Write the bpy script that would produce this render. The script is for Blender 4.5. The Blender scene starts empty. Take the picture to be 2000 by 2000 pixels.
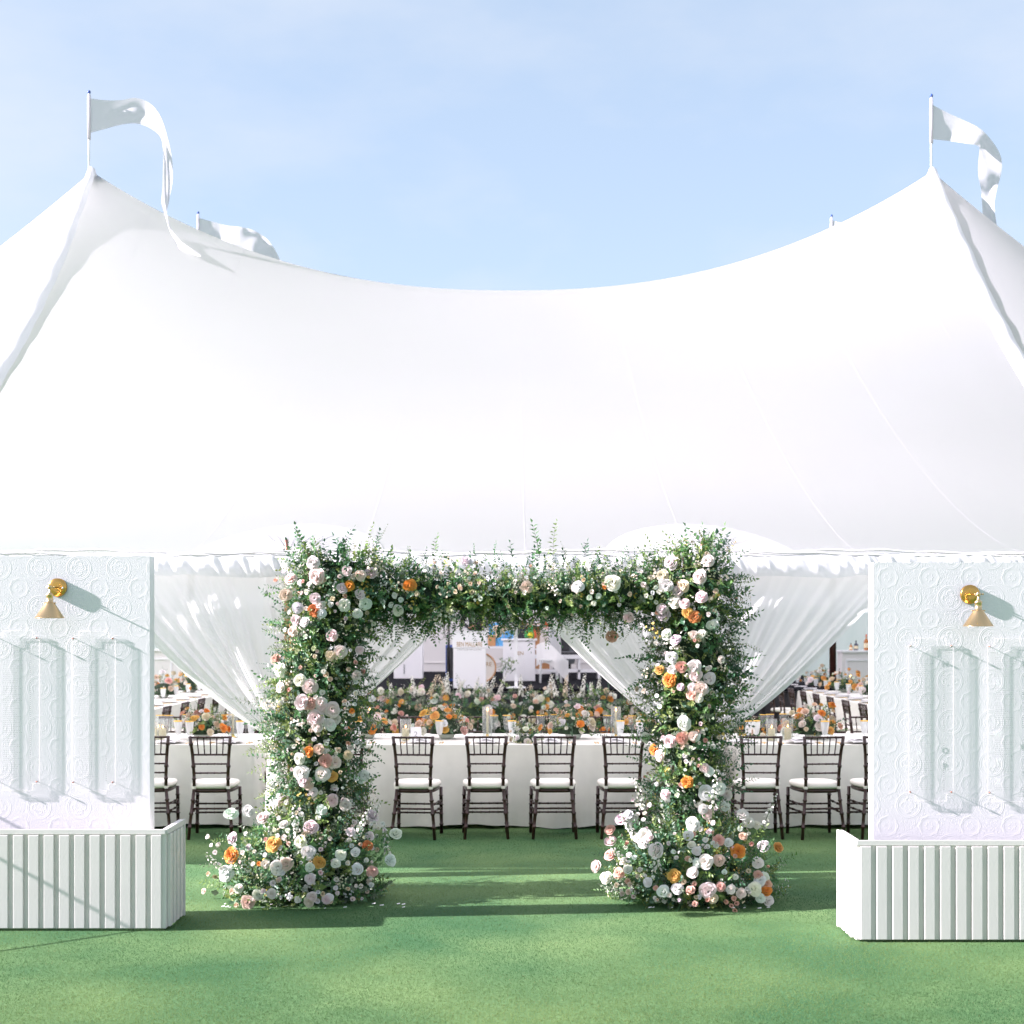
import bpy, bmesh, math, random
import numpy as np
from mathutils import Vector, Matrix, Quaternion

R = math.radians
rng = random.Random(7)
nr = np.random.default_rng(7)
S = bpy.context.scene
COL = S.collection

# ------------------------------------------------------------------ camera
EYE = 1.85; FPX = 2900.0; HOR = 1227.0
cam_d = bpy.data.cameras.new('camera'); cam = bpy.data.objects.new('camera', cam_d); COL.objects.link(cam)
cam.location = (0, 0, EYE); cam.rotation_euler = (R(90), 0, 0)
cam_d.sensor_width = 36; cam_d.lens = 36 * FPX / 2000
cam_d.shift_y = (HOR - 1000) / 2000
cam_d.clip_start = 0.1; cam_d.clip_end = 2000
cam_d.dof.use_dof = True; cam_d.dof.focus_distance = 10.4; cam_d.dof.aperture_fstop = 3.2
S.camera = cam

# ------------------------------------------------------------------ light
SUN = Vector((0.899, 0.090, -0.427)).normalized()          # direction the light travels
w = bpy.data.worlds.new('World'); S.world = w; w.use_nodes = True
nt = w.node_tree; nt.nodes.clear()
sky = nt.nodes.new('ShaderNodeTexSky'); sky.sky_type = 'NISHITA'; sky.sun_disc = False
sky.sun_elevation = math.asin(-SUN.z); sky.sun_rotation = math.atan2(-SUN.x, -SUN.y)
sky.air_density = 1.0; sky.dust_density = 0.6; sky.ozone_density = 1.2; sky.altitude = 0
tc = nt.nodes.new('ShaderNodeTexCoord')
mp = nt.nodes.new('ShaderNodeMapping'); mp.inputs['Scale'].default_value = (1.6, 1.6, 3.6); mp.inputs['Location'].default_value = (0.35, 0.2, 0.4)
nz = nt.nodes.new('ShaderNodeTexNoise'); nz.inputs['Scale'].default_value = 1.9; nz.inputs['Detail'].default_value = 7; nz.inputs['Roughness'].default_value = 0.55
rp = nt.nodes.new('ShaderNodeValToRGB')
rp.color_ramp.elements[0].position = 0.43; rp.color_ramp.elements[0].color = (0, 0, 0, 1)
rp.color_ramp.elements[1].position = 0.80; rp.color_ramp.elements[1].color = (0.7, 0.7, 0.7, 1)
mx = nt.nodes.new('ShaderNodeMix'); mx.data_type = 'RGBA'
mx.inputs[7].default_value = (2.75, 3.05, 2.95, 1)
veil = nt.nodes.new('ShaderNodeMix'); veil.data_type = 'RGBA'; veil.inputs[0].default_value = 0.62; veil.inputs[7].default_value = (1.80, 2.36, 2.42, 1)
bg = nt.nodes.new('ShaderNodeBackground'); bg.inputs['Strength'].default_value = 0.05
out = nt.nodes.new('ShaderNodeOutputWorld')
L = nt.links.new
L(tc.outputs['Generated'], mp.inputs['Vector']); L(mp.outputs[0], nz.inputs['Vector']); L(nz.outputs[0], rp.inputs[0])
L(sky.outputs[0], veil.inputs[6]); L(veil.outputs[2], mx.inputs[6]); L(rp.outputs[0], mx.inputs[0]); L(mx.outputs[2], bg.inputs[0]); L(bg.outputs[0], out.inputs[0])

sl = bpy.data.lights.new('sun', 'SUN'); sl.energy = 3.0; sl.angle = R(0.55); sl.color = (1.0, 0.955, 0.945)
so = bpy.data.objects.new('sun', sl); COL.objects.link(so); so.location = (-20, -6, 14)
so.rotation_euler = SUN.to_track_quat('-Z', 'Y').to_euler()
S.view_settings.view_transform = 'Standard'; S.view_settings.look = 'None'
S.view_settings.exposure = 2.67
S.view_settings.use_white_balance = True; S.view_settings.white_balance_temperature = 6350; S.view_settings.white_balance_tint = 24; S.view_settings.gamma = 1.0
S.render.engine = 'CYCLES'
S.cycles.use_denoising = True
S.cycles.max_bounces = 8; S.cycles.transparent_max_bounces = 16; S.cycles.caustics_reflective = False; S.cycles.caustics_refractive = False

# ------------------------------------------------------------------ helpers
def P(px, py, d):
    return Vector(((px - 1000) / FPX * d, d, EYE + (HOR - py) / FPX * d))

class MB:
    def __init__(s): s.v = []; s.f = []; s.sm = []
    def add(s, vs, fs, smooth=False):
        o = len(s.v); s.v += [tuple(q) for q in vs]; s.f += [tuple(i + o for i in f) for f in fs]; s.sm += [smooth] * len(fs); return s
    def box(s, x0, x1, y0, y1, z0, z1):
        return s.add([(x0,y0,z0),(x1,y0,z0),(x1,y1,z0),(x0,y1,z0),(x0,y0,z1),(x1,y0,z1),(x1,y1,z1),(x0,y1,z1)],
              [(0,3,2,1),(4,5,6,7),(0,1,5,4),(1,2,6,5),(2,3,7,6),(3,0,4,7)])
    def bbox(s, x0, x1, y0, y1, z0, z1, b=0.004):
        bm = bmesh.new(); bmesh.ops.create_cube(bm, size=1)
        for q in bm.verts: q.co = Vector(((x0+x1)/2 + q.co.x*(x1-x0), (y0+y1)/2 + q.co.y*(y1-y0), (z0+z1)/2 + q.co.z*(z1-z0)))
        bmesh.ops.bevel(bm, geom=bm.edges[:], offset=b, segments=2, affect='EDGES', profile=0.6)
        bm.verts.ensure_lookup_table(); bm.verts.index_update()
        s.add([q.co for q in bm.verts], [[q.index for q in f.verts] for f in bm.faces], False); bm.free(); return s
    def tube(s, pts, rad, n=8, cap=True):
        pts = [Vector(p) for p in pts]
        if not isinstance(rad, (list, tuple)): rad = [rad] * len(pts)
        vs = []; up = None
        for i, p in enumerate(pts):
            t = (pts[min(i+1, len(pts)-1)] - pts[max(i-1, 0)]).normalized()
            a = Vector((0,0,1)) if abs(t.z) < 0.9 else Vector((1,0,0))
            if up is not None: a = up
            x = (a - t * a.dot(t)).normalized(); up = x; y = t.cross(x)
            for k in range(n):
                an = 2*math.pi*k/n; vs.append(p + (x*math.cos(an) + y*math.sin(an)) * rad[i])
        fs = [(i*n+k, i*n+(k+1) % n, (i+1)*n+(k+1) % n, (i+1)*n+k) for i in range(len(pts)-1) for k in range(n)]
        if cap: fs += [tuple(range(n-1, -1, -1)), tuple((len(pts)-1)*n+k for k in range(n))]
        return s.add(vs, fs, True)
    def lathe(s, prof, n=16, c=(0,0,0), cap0=False, cap1=False):
        vs = []; c = Vector(c)
        for r_, z_ in prof:
            for k in range(n):
                an = 2*math.pi*k/n; vs.append(c + Vector((r_*math.cos(an), r_*math.sin(an), z_)))
        fs = [(i*n+k, i*n+(k+1) % n, (i+1)*n+(k+1) % n, (i+1)*n+k) for i in range(len(prof)-1) for k in range(n)]
        if cap0: fs.append(tuple(range(n-1, -1, -1)))
        if cap1: fs.append(tuple((len(prof)-1)*n+k for k in range(n)))
        return s.add(vs, fs, True)
    def grid(s, fn, nu, nv, wrap=False):
        vs = [fn(i/nu, j/nv) for i in range(nu+1) for j in range(nv+1)]
        fs = [(i*(nv+1)+j, (i+1)*(nv+1)+j, (i+1)*(nv+1)+j+1, i*(nv+1)+j+1) for i in range(nu) for j in range(nv)]
        return s.add(vs, fs, True)
    def mesh(s, name):
        me = bpy.data.meshes.new(name); me.from_pydata(s.v, [], s.f)
        me.polygons.foreach_set('use_smooth', s.sm); me.update(); return me

def obj(name, me, mat=None, parent=None, loc=None, rot=None, scale=None):
    if isinstance(me, MB): me = me.mesh(name)
    o = bpy.data.objects.new(name, me); COL.objects.link(o)
    if mat is not None and len(me.materials) == 0: me.materials.append(mat)
    if parent is not None: o.parent = parent
    if loc is not None: o.location = loc
    if rot is not None: o.rotation_euler = rot
    if scale is not None: o.scale = (scale,)*3 if isinstance(scale, (int, float)) else scale
    return o
def tag(o, label, cat, group=None):
    o['label'] = label; o['category'] = cat
    if group: o['group'] = group
    return o
def thing(name, label, cat, loc=(0,0,0), rz=0, group=None):
    o = bpy.data.objects.new(name, None); COL.objects.link(o); o.location = loc; o.rotation_euler = (0,0,rz); o.empty_display_size = 0.1
    return tag(o, label, cat, group)
def structure(o): o['kind'] = 'structure'; return o
def stuff(o): o['kind'] = 'stuff'; return o
def copy_tree(src, loc, rz=0, label=None, parent=None):
    c = src.copy(); COL.objects.link(c); c.parent = parent
    if parent is None: c.location = loc; c.rotation_euler = (0,0,rz)
    if label: c['label'] = label
    for ch in list(src.children): copy_tree(ch, None, 0, None, c)
    return c
ORD = ['first','second','third','fourth','fifth','sixth','seventh','eighth','ninth','tenth','eleventh','twelfth','thirteenth','fourteenth','fifteenth','sixteenth','seventeenth','eighteenth','nineteenth','twentieth']

# ------------------------------------------------------------------ materials
def mat(name, col, rough=0.6, metal=0.0, spec=0.5, noise=0.0, nscale=20.0, bump=0.0, bscale=60.0, transl=0.0, transp=0.0, tcol=None, emit=0, objcolor=False, attr=None, sheen=0, rough_noise=0):
    m = bpy.data.materials.new(name); m.use_nodes = True; t = m.node_tree; b = t.nodes['Principled BSDF']; o = t.nodes['Material Output']
    K = t.links.new
    b.inputs['Roughness'].default_value = rough; b.inputs['Metallic'].default_value = metal; b.inputs['Specular IOR Level'].default_value = spec
    b.inputs['Base Color'].default_value = (*col, 1)
    if sheen: b.inputs['Sheen Weight'].default_value = sheen
    src = None
    if attr:
        a = t.nodes.new('ShaderNodeAttribute'); a.attribute_name = attr; src = a.outputs['Color']
    if objcolor:
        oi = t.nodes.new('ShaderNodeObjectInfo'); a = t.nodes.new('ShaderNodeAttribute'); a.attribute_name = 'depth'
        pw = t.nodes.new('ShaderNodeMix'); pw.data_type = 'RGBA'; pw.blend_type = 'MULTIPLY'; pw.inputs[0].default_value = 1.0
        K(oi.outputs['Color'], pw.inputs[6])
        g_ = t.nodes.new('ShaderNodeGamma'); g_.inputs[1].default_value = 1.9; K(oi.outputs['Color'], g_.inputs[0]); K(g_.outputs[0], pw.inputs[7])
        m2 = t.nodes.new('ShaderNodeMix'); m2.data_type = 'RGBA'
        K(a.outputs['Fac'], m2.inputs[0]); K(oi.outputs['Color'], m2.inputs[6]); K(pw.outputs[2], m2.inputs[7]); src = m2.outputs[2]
    if noise:
        tcn = t.nodes.new('ShaderNodeTexCoord'); n = t.nodes.new('ShaderNodeTexNoise'); n.inputs['Scale'].default_value = nscale; n.inputs['Detail'].default_value = 5
        K(tcn.outputs['Object'], n.inputs['Vector'])
        mr = t.nodes.new('ShaderNodeMapRange'); mr.inputs[1].default_value = 0.3; mr.inputs[2].default_value = 0.7; mr.inputs[3].default_value = 1 - noise; mr.inputs[4].default_value = 1 + noise
        K(n.outputs[0], mr.inputs[0])
        mm = t.nodes.new('ShaderNodeMix'); mm.data_type = 'RGBA'; mm.blend_type = 'MULTIPLY'; mm.inputs[0].default_value = 1
        if src is not None: K(src, mm.inputs[6])
        else: mm.inputs[6].default_value = (*col, 1)
        K(mr.outputs[0], mm.inputs[7]); src = mm.outputs[2]
        if rough_noise:
            mr2 = t.nodes.new('ShaderNodeMapRange'); mr2.inputs[3].default_value = rough - rough_noise; mr2.inputs[4].default_value = rough + rough_noise
            K(n.outputs[0], mr2.inputs[0]); K(mr2.outputs[0], b.inputs['Roughness'])
    if src is not None: K(src, b.inputs['Base Color'])
    if bump:
        tcn = t.nodes.new('ShaderNodeTexCoord'); n = t.nodes.new('ShaderNodeTexNoise'); n.inputs['Scale'].default_value = bscale; n.inputs['Detail'].default_value = 4
        K(tcn.outputs['Object'], n.inputs['Vector'])
        bp = t.nodes.new('ShaderNodeBump'); bp.inputs['Strength'].default_value = bump; bp.inputs['Distance'].default_value = 0.01
        K(n.outputs[0], bp.inputs['Height']); K(bp.outputs[0], b.inputs['Normal'])
    sh = b.outputs[0]
    if transl:
        tr = t.nodes.new('ShaderNodeBsdfTranslucent'); tr.inputs[0].default_value = (*(tcol or col), 1)
        if src is not None and tcol is None: K(src, tr.inputs[0])
        ms = t.nodes.new('ShaderNodeMixShader'); ms.inputs[0].default_value = transl; K(sh, ms.inputs[1]); K(tr.outputs[0], ms.inputs[2]); sh = ms.outputs[0]
    if transp:
        tp = t.nodes.new('ShaderNodeBsdfTransparent')
        ms = t.nodes.new('ShaderNodeMixShader'); ms.inputs[0].default_value = transp; K(sh, ms.inputs[1]); K(tp.outputs[0], ms.inputs[2]); sh = ms.outputs[0]
    if emit:
        b.inputs['Emission Color'].default_value = (*col, 1); b.inputs['Emission Strength'].default_value = emit
    K(sh, o.inputs['Surface'])
    return m

def glass_mat(name, tint=(1,1,1), frost=0.0):
    m = bpy.data.materials.new(name); m.use_nodes = True; t = m.node_tree; t.nodes.clear(); K = t.links.new
    o = t.nodes.new('ShaderNodeOutputMaterial'); tp = t.nodes.new('ShaderNodeBsdfTransparent'); tp.inputs[0].default_value = (*tint, 1)
    g = t.nodes.new('ShaderNodeBsdfGlossy'); g.inputs['Roughness'].default_value = 0.03; g.inputs[0].default_value = (0.95,0.95,0.95,1)
    lw = t.nodes.new('ShaderNodeLayerWeight'); lw.inputs[0].default_value = 0.5; p5 = t.nodes.new('ShaderNodeMath'); p5.operation = 'POWER'; p5.inputs[1].default_value = 5; fr = t.nodes.new('ShaderNodeMath'); fr.operation = 'MULTIPLY_ADD'; fr.inputs[1].default_value = 0.36; fr.inputs[2].default_value = 0.015; K(lw.outputs['Facing'], p5.inputs[0]); K(p5.outputs[0], fr.inputs[0])
    ms = t.nodes.new('ShaderNodeMixShader'); K(fr.outputs[0], ms.inputs[0]); K(tp.outputs[0], ms.inputs[1]); K(g.outputs[0], ms.inputs[2]); sh = ms.outputs[0]
    if frost:
        df = t.nodes.new('ShaderNodeBsdfDiffuse'); df.inputs[0].default_value = (0.85,0.87,0.86,1); tl = t.nodes.new('ShaderNodeBsdfTranslucent'); tl.inputs[0].default_value = (0.85,0.87,0.86,1)
        a = t.nodes.new('ShaderNodeAddShader'); K(df.outputs[0], a.inputs[0]); K(tl.outputs[0], a.inputs[1])
        md = t.nodes.new('ShaderNodeMixShader'); md.inputs[0].default_value = 0.5; K(df.outputs[0], md.inputs[1]); K(tl.outputs[0], md.inputs[2])
        m2 = t.nodes.new('ShaderNodeMixShader'); m2.inputs[0].default_value = frost; K(sh, m2.inputs[1]); K(md.outputs[0], m2.inputs[2]); sh = m2.outputs[0]
    K(sh, o.inputs[0]); return m

M = {}
M['sail'] = mat('sailcloth', (0.64,0.635,0.65), 0.75, noise=0.015, nscale=0.8, bump=0.05, bscale=5, transl=0.68, tcol=(0.88,0.865,0.87))
M['sail2'] = mat('sail_trim', (0.84,0.84,0.84), 0.7, bump=0.2, bscale=14, transl=0.55)
M['seam'] = mat('seam_tape', (0.82,0.82,0.82), 0.75, transl=0.69, tcol=(0.92,0.895,0.90))
M['ropew'] = mat('white_rope', (0.74,0.72,0.70), 0.8)
M['sheer'] = mat('sheer_voile', (0.86,0.855,0.84), 0.8, transl=0.5, transp=0.04, bump=0.1, bscale=30)
M['flag'] = mat('flag_cloth', (0.70,0.69,0.71), 0.7, transl=0.55, bump=0.12, bscale=9)
M['polew'] = mat('white_pole', (0.75,0.76,0.78), 0.4)
M['blue'] = mat('blue_plastic', (0.02,0.07,0.30), 0.4)
M['planter'] = mat('sage_white_paint', (0.675,0.645,0.61), 0.55, noise=0.025, nscale=6, bump=0.06, bscale=90)
M['brass'] = mat('brass', (0.66,0.36,0.10), 0.24, metal=1.0)
M['brass2'] = mat('brushed_brass', (0.72,0.50,0.26), 0.30, metal=1.0)
M['copper'] = mat('copper', (0.45,0.20,0.15), 0.3, metal=1.0)
M['acrylic'] = glass_mat('acrylic')
M['acryedge'] = mat('acrylic_edge', (0.85,0.85,0.83), 0.3, transl=0.4, transp=0.6)
M['ink'] = mat('grey_print', (0.50,0.49,0.48), 0.8, transp=0.45)
M['inkw'] = mat('white_print', (0.85,0.85,0.85), 0.6)
M['wood'] = mat('mahogany', (0.035,0.012,0.008), 0.32, noise=0.25, nscale=14)
M['cushion'] = mat('ivory_cushion', (0.80,0.77,0.68), 0.85, bump=0.15, bscale=120)
M['cloth'] = mat('sage_linen', (0.76,0.755,0.68), 0.9, noise=0.03, nscale=9, bump=0.22, bscale=160, transl=0.06)
M['china'] = mat('white_china', (0.82,0.81,0.78), 0.25)
M['napkin'] = mat('napkin', (0.84,0.83,0.82), 0.9, bump=0.2, bscale=60)
M['gold'] = mat('gold', (0.85,0.52,0.12), 0.28, metal=1.0)
M['goldp'] = mat('gold_paint', (0.36,0.19,0.03), 0.5)
M['glass'] = glass_mat('clear_glass', tint=(0.93,0.95,0.94), frost=0.10)
M['frost'] = glass_mat('frosted_glass', frost=0.55)
M['wax'] = mat('candle_wax', (0.80,0.70,0.46), 0.6, transl=0.25)
M['flame'] = mat('flame', (1.0,0.42,0.08), 0.5, emit=6)
M['vase'] = mat('celadon_vase', (0.62,0.68,0.60), 0.35)
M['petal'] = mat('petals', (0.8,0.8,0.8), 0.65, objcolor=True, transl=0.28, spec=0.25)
M['leaf'] = mat('leaves', (0.05,0.1,0.04), 0.45, attr='col', transl=0.40, spec=0.45)
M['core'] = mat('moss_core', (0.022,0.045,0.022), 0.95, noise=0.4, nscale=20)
M['bloom'] = mat('small_blooms', (0.8,0.8,0.75), 0.7, attr='col', transl=0.25)
M['stem'] = mat('stems', (0.10,0.16,0.05), 0.6)
M['black'] = mat('black_carpet', (0.008,0.0085,0.011), 1.0, spec=0.04, bump=0.3, bscale=200)
M['blackp'] = mat('black_plastic', (0.02,0.02,0.024), 0.5)
M['grey'] = mat('dark_grey', (0.09,0.10,0.11), 0.6)
M['whitep'] = mat('white_gloss', (0.78,0.78,0.79), 0.35)
M['wallw'] = mat('white_panelling', (0.66,0.645,0.63), 0.6)
M['skin'] = mat('skin', (0.42,0.22,0.14), 0.5)
M['suit'] = mat('black_cloth', (0.014,0.014,0.018), 0.85)
M['hair'] = mat('dark_hair', (0.02,0.014,0.01), 0.6)
M['skyblue'] = mat('light_blue_plastic', (0.10,0.38,0.72), 0.45)
M['green'] = mat('green_cloth', (0.03,0.28,0.07), 0.7)
M['yellow'] = mat('yellow_cloth', (0.70,0.62,0.03), 0.7)
M['red'] = mat('red_orange', (0.68,0.11,0.03), 0.6)
M['woodl'] = mat('light_wood', (0.55,0.28,0.12), 0.5)
M['drum'] = mat('drum_head', (0.72,0.69,0.62), 0.5)
M['amber'] = mat('amber_glass', (0.45,0.15,0.02), 0.15)
M['bottleg'] = mat('dark_glass', (0.05,0.06,0.09), 0.12)
M['labelc'] = mat('cream_label', (0.72,0.62,0.42), 0.7)
M['turf'] = mat('turf_blades', (0.06,0.13,0.04), 0.6, attr='col', transl=0.5, spec=0.15)

# embossed wallpaper
def emboss_mat():
    m = bpy.data.materials.new('embossed_wallpaper'); m.use_nodes = True; t = m.node_tree; K = t.links.new; b = t.nodes['Principled BSDF']
    b.inputs['Base Color'].default_value = (0.785,0.75,0.77,1); b.inputs['Roughness'].default_value = 0.75
    def mth(op, a, c=None, clamp=False):
        n = t.nodes.new('ShaderNodeMath'); n.operation = op; n.use_clamp = clamp
        for i, q in enumerate((a, c)):
            if q is None: continue
            if isinstance(q, (int, float)): n.inputs[i].default_value = q
            else: K(q, n.inputs[i])
        return n.outputs[0]
    tcn = t.nodes.new('ShaderNodeTexCoord'); sp = t.nodes.new('ShaderNodeSeparateXYZ'); K(tcn.outputs['Object'], sp.inputs[0])
    x = mth('DIVIDE', sp.outputs['X'], 0.251); z = mth('DIVIDE', sp.outputs['Z'], 0.251)
    def cell(off):
        cx = mth('SUBTRACT', mth('FRACT', mth('ADD', mth('ADD', x, 100.0), off)), 0.5)
        cz = mth('SUBTRACT', mth('FRACT', mth('ADD', mth('ADD', z, 100.0), off)), 0.5)
        return mth('SQRT', mth('ADD', mth('MULTIPLY', cx, cx), mth('MULTIPLY', cz, cz))), mth('ARCTAN2', cz, cx)
    def ring(r, r0, wd):
        q = mth('DIVIDE', mth('SUBTRACT', r, r0), wd); return mth('POWER', 2.718, mth('MULTIPLY', mth('MULTIPLY', q, q), -1.0))
    rb, ab = cell(0.5); rs, as_ = cell(0.0)
    h = mth('ADD', ring(rb, 0.30, 0.016), mth('MULTIPLY', ring(rb, 0.262, 0.012), 0.9))
    quat = mth('ADD', 0.105, mth('MULTIPLY', mth('ABSOLUTE', mth('COSINE', mth('MULTIPLY', ab, 2.0))), 0.075))
    h = mth('ADD', h, ring(mth('SUBTRACT', rb, quat), 0.0, 0.014))
    quat2 = mth('ADD', 0.05, mth('MULTIPLY', mth('ABSOLUTE', mth('SINE', mth('MULTIPLY', ab, 4.0))), 0.06))
    h = mth('ADD', h, ring(mth('SUBTRACT', rb, quat2), 0.0, 0.012))
    wav = mth('ADD', 0.235, mth('MULTIPLY', mth('COSINE', mth('MULTIPLY', as_, 8.0)), 0.007))
    h = mth('ADD', h, ring(mth('SUBTRACT', rs, wav), 0.0, 0.02))
    h = mth('ADD', h, mth('MULTIPLY', ring(rs, 0.20, 0.01), 0.6))
    star = mth('ADD', 0.075, mth('MULTIPLY', mth('COSINE', mth('MULTIPLY', as_, 8.0)), 0.018))
    h = mth('ADD', h, ring(mth('SUBTRACT', rs, star), 0.0, 0.012))
    vo = t.nodes.new('ShaderNodeTexVoronoi'); vo.feature = 'F1'; vo.inputs['Scale'].default_value = 58; K(tcn.outputs['Object'], vo.inputs['Vector'])
    scr = mth('ABSOLUTE', mth('SINE', mth('MULTIPLY', vo.outputs['Distance'], 9.0)))
    smooth_zone = mth('MULTIPLY', mth('GREATER_THAN', rs, 0.255), mth('GREATER_THAN', mth('ABSOLUTE', mth('SUBTRACT', rb, 0.28)), 0.045))
    h = mth('ADD', h, mth('MULTIPLY', mth('MULTIPLY', scr, smooth_zone), 0.9))
    nzz = t.nodes.new('ShaderNodeTexNoise'); nzz.inputs['Scale'].default_value = 260; K(tcn.outputs['Object'], nzz.inputs['Vector'])
    h = mth('ADD', h, mth('MULTIPLY', nzz.outputs[0], 0.25))
    bp = t.nodes.new('ShaderNodeBump'); bp.inputs['Strength'].default_value = 0.22; bp.inputs['Distance'].default_value = 0.0022
    K(h, bp.inputs['Height']); K(bp.outputs[0], b.inputs['Normal']); return m
M['emboss'] = emboss_mat()

def ground_mat():
    m = bpy.data.materials.new('lawn'); m.use_nodes = True; t = m.node_tree; K = t.links.new; b = t.nodes['Principled BSDF']; b.inputs['Roughness'].default_value = 0.9; b.inputs['Specular IOR Level'].default_value = 0.15
    tcn = t.nodes.new('ShaderNodeTexCoord')
    n1 = t.nodes.new('ShaderNodeTexNoise'); n1.inputs['Scale'].default_value = 0.9; n1.inputs['Detail'].default_value = 6; K(tcn.outputs['Object'], n1.inputs['Vector'])
    n2 = t.nodes.new('ShaderNodeTexNoise'); n2.inputs['Scale'].default_value = 55; n2.inputs['Detail'].default_value = 8; K(tcn.outputs['Object'], n2.inputs['Vector'])
    r1 = t.nodes.new('ShaderNodeValToRGB'); r1.color_ramp.elements[0].color = (0.042,0.120,0.046,1); r1.color_ramp.elements[1].color = (0.120,0.205,0.075,1); r1.color_ramp.elements[0].position = 0.35; r1.color_ramp.elements[1].position = 0.68; K(n1.outputs[0], r1.inputs[0])
    r2 = t.nodes.new('ShaderNodeMapRange'); r2.inputs[1].default_value = 0.3; r2.inputs[2].default_value = 0.7; r2.inputs[3].default_value = 0.82; r2.inputs[4].default_value = 1.18; K(n2.outputs[0], r2.inputs[0])
    mm = t.nodes.new('ShaderNodeMix'); mm.data_type = 'RGBA'; mm.blend_type = 'MULTIPLY'; mm.inputs[0].default_value = 1; K(r1.outputs[0], mm.inputs[6]); K(r2.outputs[0], mm.inputs[7])
    K(mm.outputs[2], b.inputs['Base Color'])
    bp = t.nodes.new('ShaderNodeBump'); bp.inputs['Strength'].default_value = 0.35; bp.inputs['Distance'].default_value = 0.008; K(n2.outputs[0], bp.inputs['Height']); K(bp.outputs[0], b.inputs['Normal'])
    return m
M['lawn'] = ground_mat()

# ------------------------------------------------------------------ ground
g = MB(); g.add([(-700,-300,0),(700,-300,0),(700,1200,0),(-700,1200,0)], [(0,1,2,3)])
structure(obj('lawn', g, M['lawn']))

def blade_field(name, label, n, x0, x1, y0, y1, hmin, hmax, wid):
    # density falls with distance
    u = nr.random(n); y = 1/((1/y0) + u*(1/y1 - 1/y0)); x = (nr.random(n)*2-1) * (0.36*y + 0.2)
    nx = np.sin(x*2.1+np.sin(y*1.3)*2)+np.sin(x*.8-y*1.7+1.3)+0.8*np.sin(x*3.7+y*2.9); nx = nx/2.8
    h = hmin + (hmax-hmin)*nr.random(n)
    a = nr.random(n)*np.pi*2; lean = (nr.random((n,2))-0.5)*1.3
    wv = wid*(0.6+0.8*nr.random(n))
    dx = np.cos(a)*wv; dy = np.sin(a)*wv
    v = np.empty((n,3,3)); v[:,0] = np.stack([x-dx, y-dy, np.full(n,-0.001)],1); v[:,1] = np.stack([x+dx, y+dy, np.full(n,-0.001)],1)
    v[:,2] = np.stack([x+lean[:,0]*h, y+lean[:,1]*h, h],1)
    me = bpy.data.meshes.new(name); me.vertices.add(3*n); me.vertices.foreach_set('co', v.reshape(-1))
    me.loops.add(3*n); me.loops.foreach_set('vertex_index', np.arange(3*n, dtype=np.int32))
    me.polygons.add(n); me.polygons.foreach_set('loop_start', np.arange(0,3*n,3,dtype=np.int32))
    ca = me.color_attributes.new('col','FLOAT_COLOR','POINT')
    k = np.clip(0.5+0.7*nx+0.30*(nr.random(n)-0.5),0,1)[:,None]
    c = (1-k)*np.array([0.044,0.128,0.048]) + k*np.array([0.162,0.236,0.080])
    br = np.clip(np.sin(x*1.9+0.7)+np.sin(y*5.1+x)*0.7-1.0,0,1)*np.clip(1-np.abs(y-12.3)/1.2,0,1)*(nr.random(n)<0.55)
    c = c*(1-0.7*br[:,None]) + 0.7*br[:,None]*np.array([0.17,0.10,0.04])
    dry = (nr.random(n) < 0.02)[:,None]; c = np.where(dry, np.array([0.20,0.19,0.08]), c)
    c = c*(0.9+0.2*nr.random(n))[:,None]
    cc = np.ones((n,3,4)); cc[:,:,:3] = c[:,None,:]; ca.data.foreach_set('color', cc.reshape(-1))
    me.update(); me.validate(); me.materials.append(M['turf'])
    o = obj(name, me); stuff(o); tag(o, label, 'grass'); return o
blade_field('grass', 'short mown green turf covering the lawn before the tent', 520000, -5, 5, 6.6, 16, 0.004, 0.010, 0.0013)

# ------------------------------------------------------------------ tent
YE, ZE = 10.95, 2.405           # front eave
Y1, Y2, YB = 20.0, 26.2, 36.6   # front masts, back masts, back eave
XP, ZP, ZR = 5.66, 8.0, 6.40
def zr(x): return ZR + (ZP-ZR)*(abs(x)/XP)**2.3
def pexp(x): return 1.22 + 0.56*(abs(x)/XP)**3
def zfront(x, s): return ZE + (zr(x)-ZE)*(1-s)**pexp(x)
def zmid(x, u): return zr(x) - (0.35+0.75*(abs(x)/XP)**2)*4*u*(1-u)*0.8
tent = thing('sailcloth_tent', 'large white peaked sailcloth tent with four masts behind the flower arch', 'tent')
roof = MB()
roof.grid(lambda i,j: (-XP+2*XP*i, Y1-(Y1-YE)*j, zfront(-XP+2*XP*i, j)), 72, 40)
roof.grid(lambda i,j: (-XP+2*XP*i, Y2-(Y2-Y1)*j, zmid(-XP+2*XP*i, 1-j)), 72, 16)
roof.grid(lambda i,j: (-XP+2*XP*i, YB+(Y2-YB)*j, zfront(-XP+2*XP*i, 1-j)), 48, 24)
RS = 10.0
for sgn in (-1, 1):
    for (ym, run, dirn) in ((Y1, Y1-YE, -1), (Y2, YB-Y2, 1)):
        def q(i, j, ym=ym, run=run, dirn=dirn):
            a = i*math.pi/2; ce = (abs(math.sin(a))**1.0, math.cos(a))
            return (sgn*(XP + RS*math.sin(a)*j), ym + dirn*run*math.cos(a)*j, ZE + (ZP-ZE)*(1-j)**1.78)
        roof.grid(q, 24, 32)
    def sd(i, j):
        y = Y1 + (Y2-Y1)*i; zt = zmid(XP, i); return (sgn*(XP+RS*j), y, ZE + (zt-ZE)*(1-j)**1.78)
    roof.grid(sd, 16, 24)
ro = obj('roof', roof, M['sail'], tent)
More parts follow.
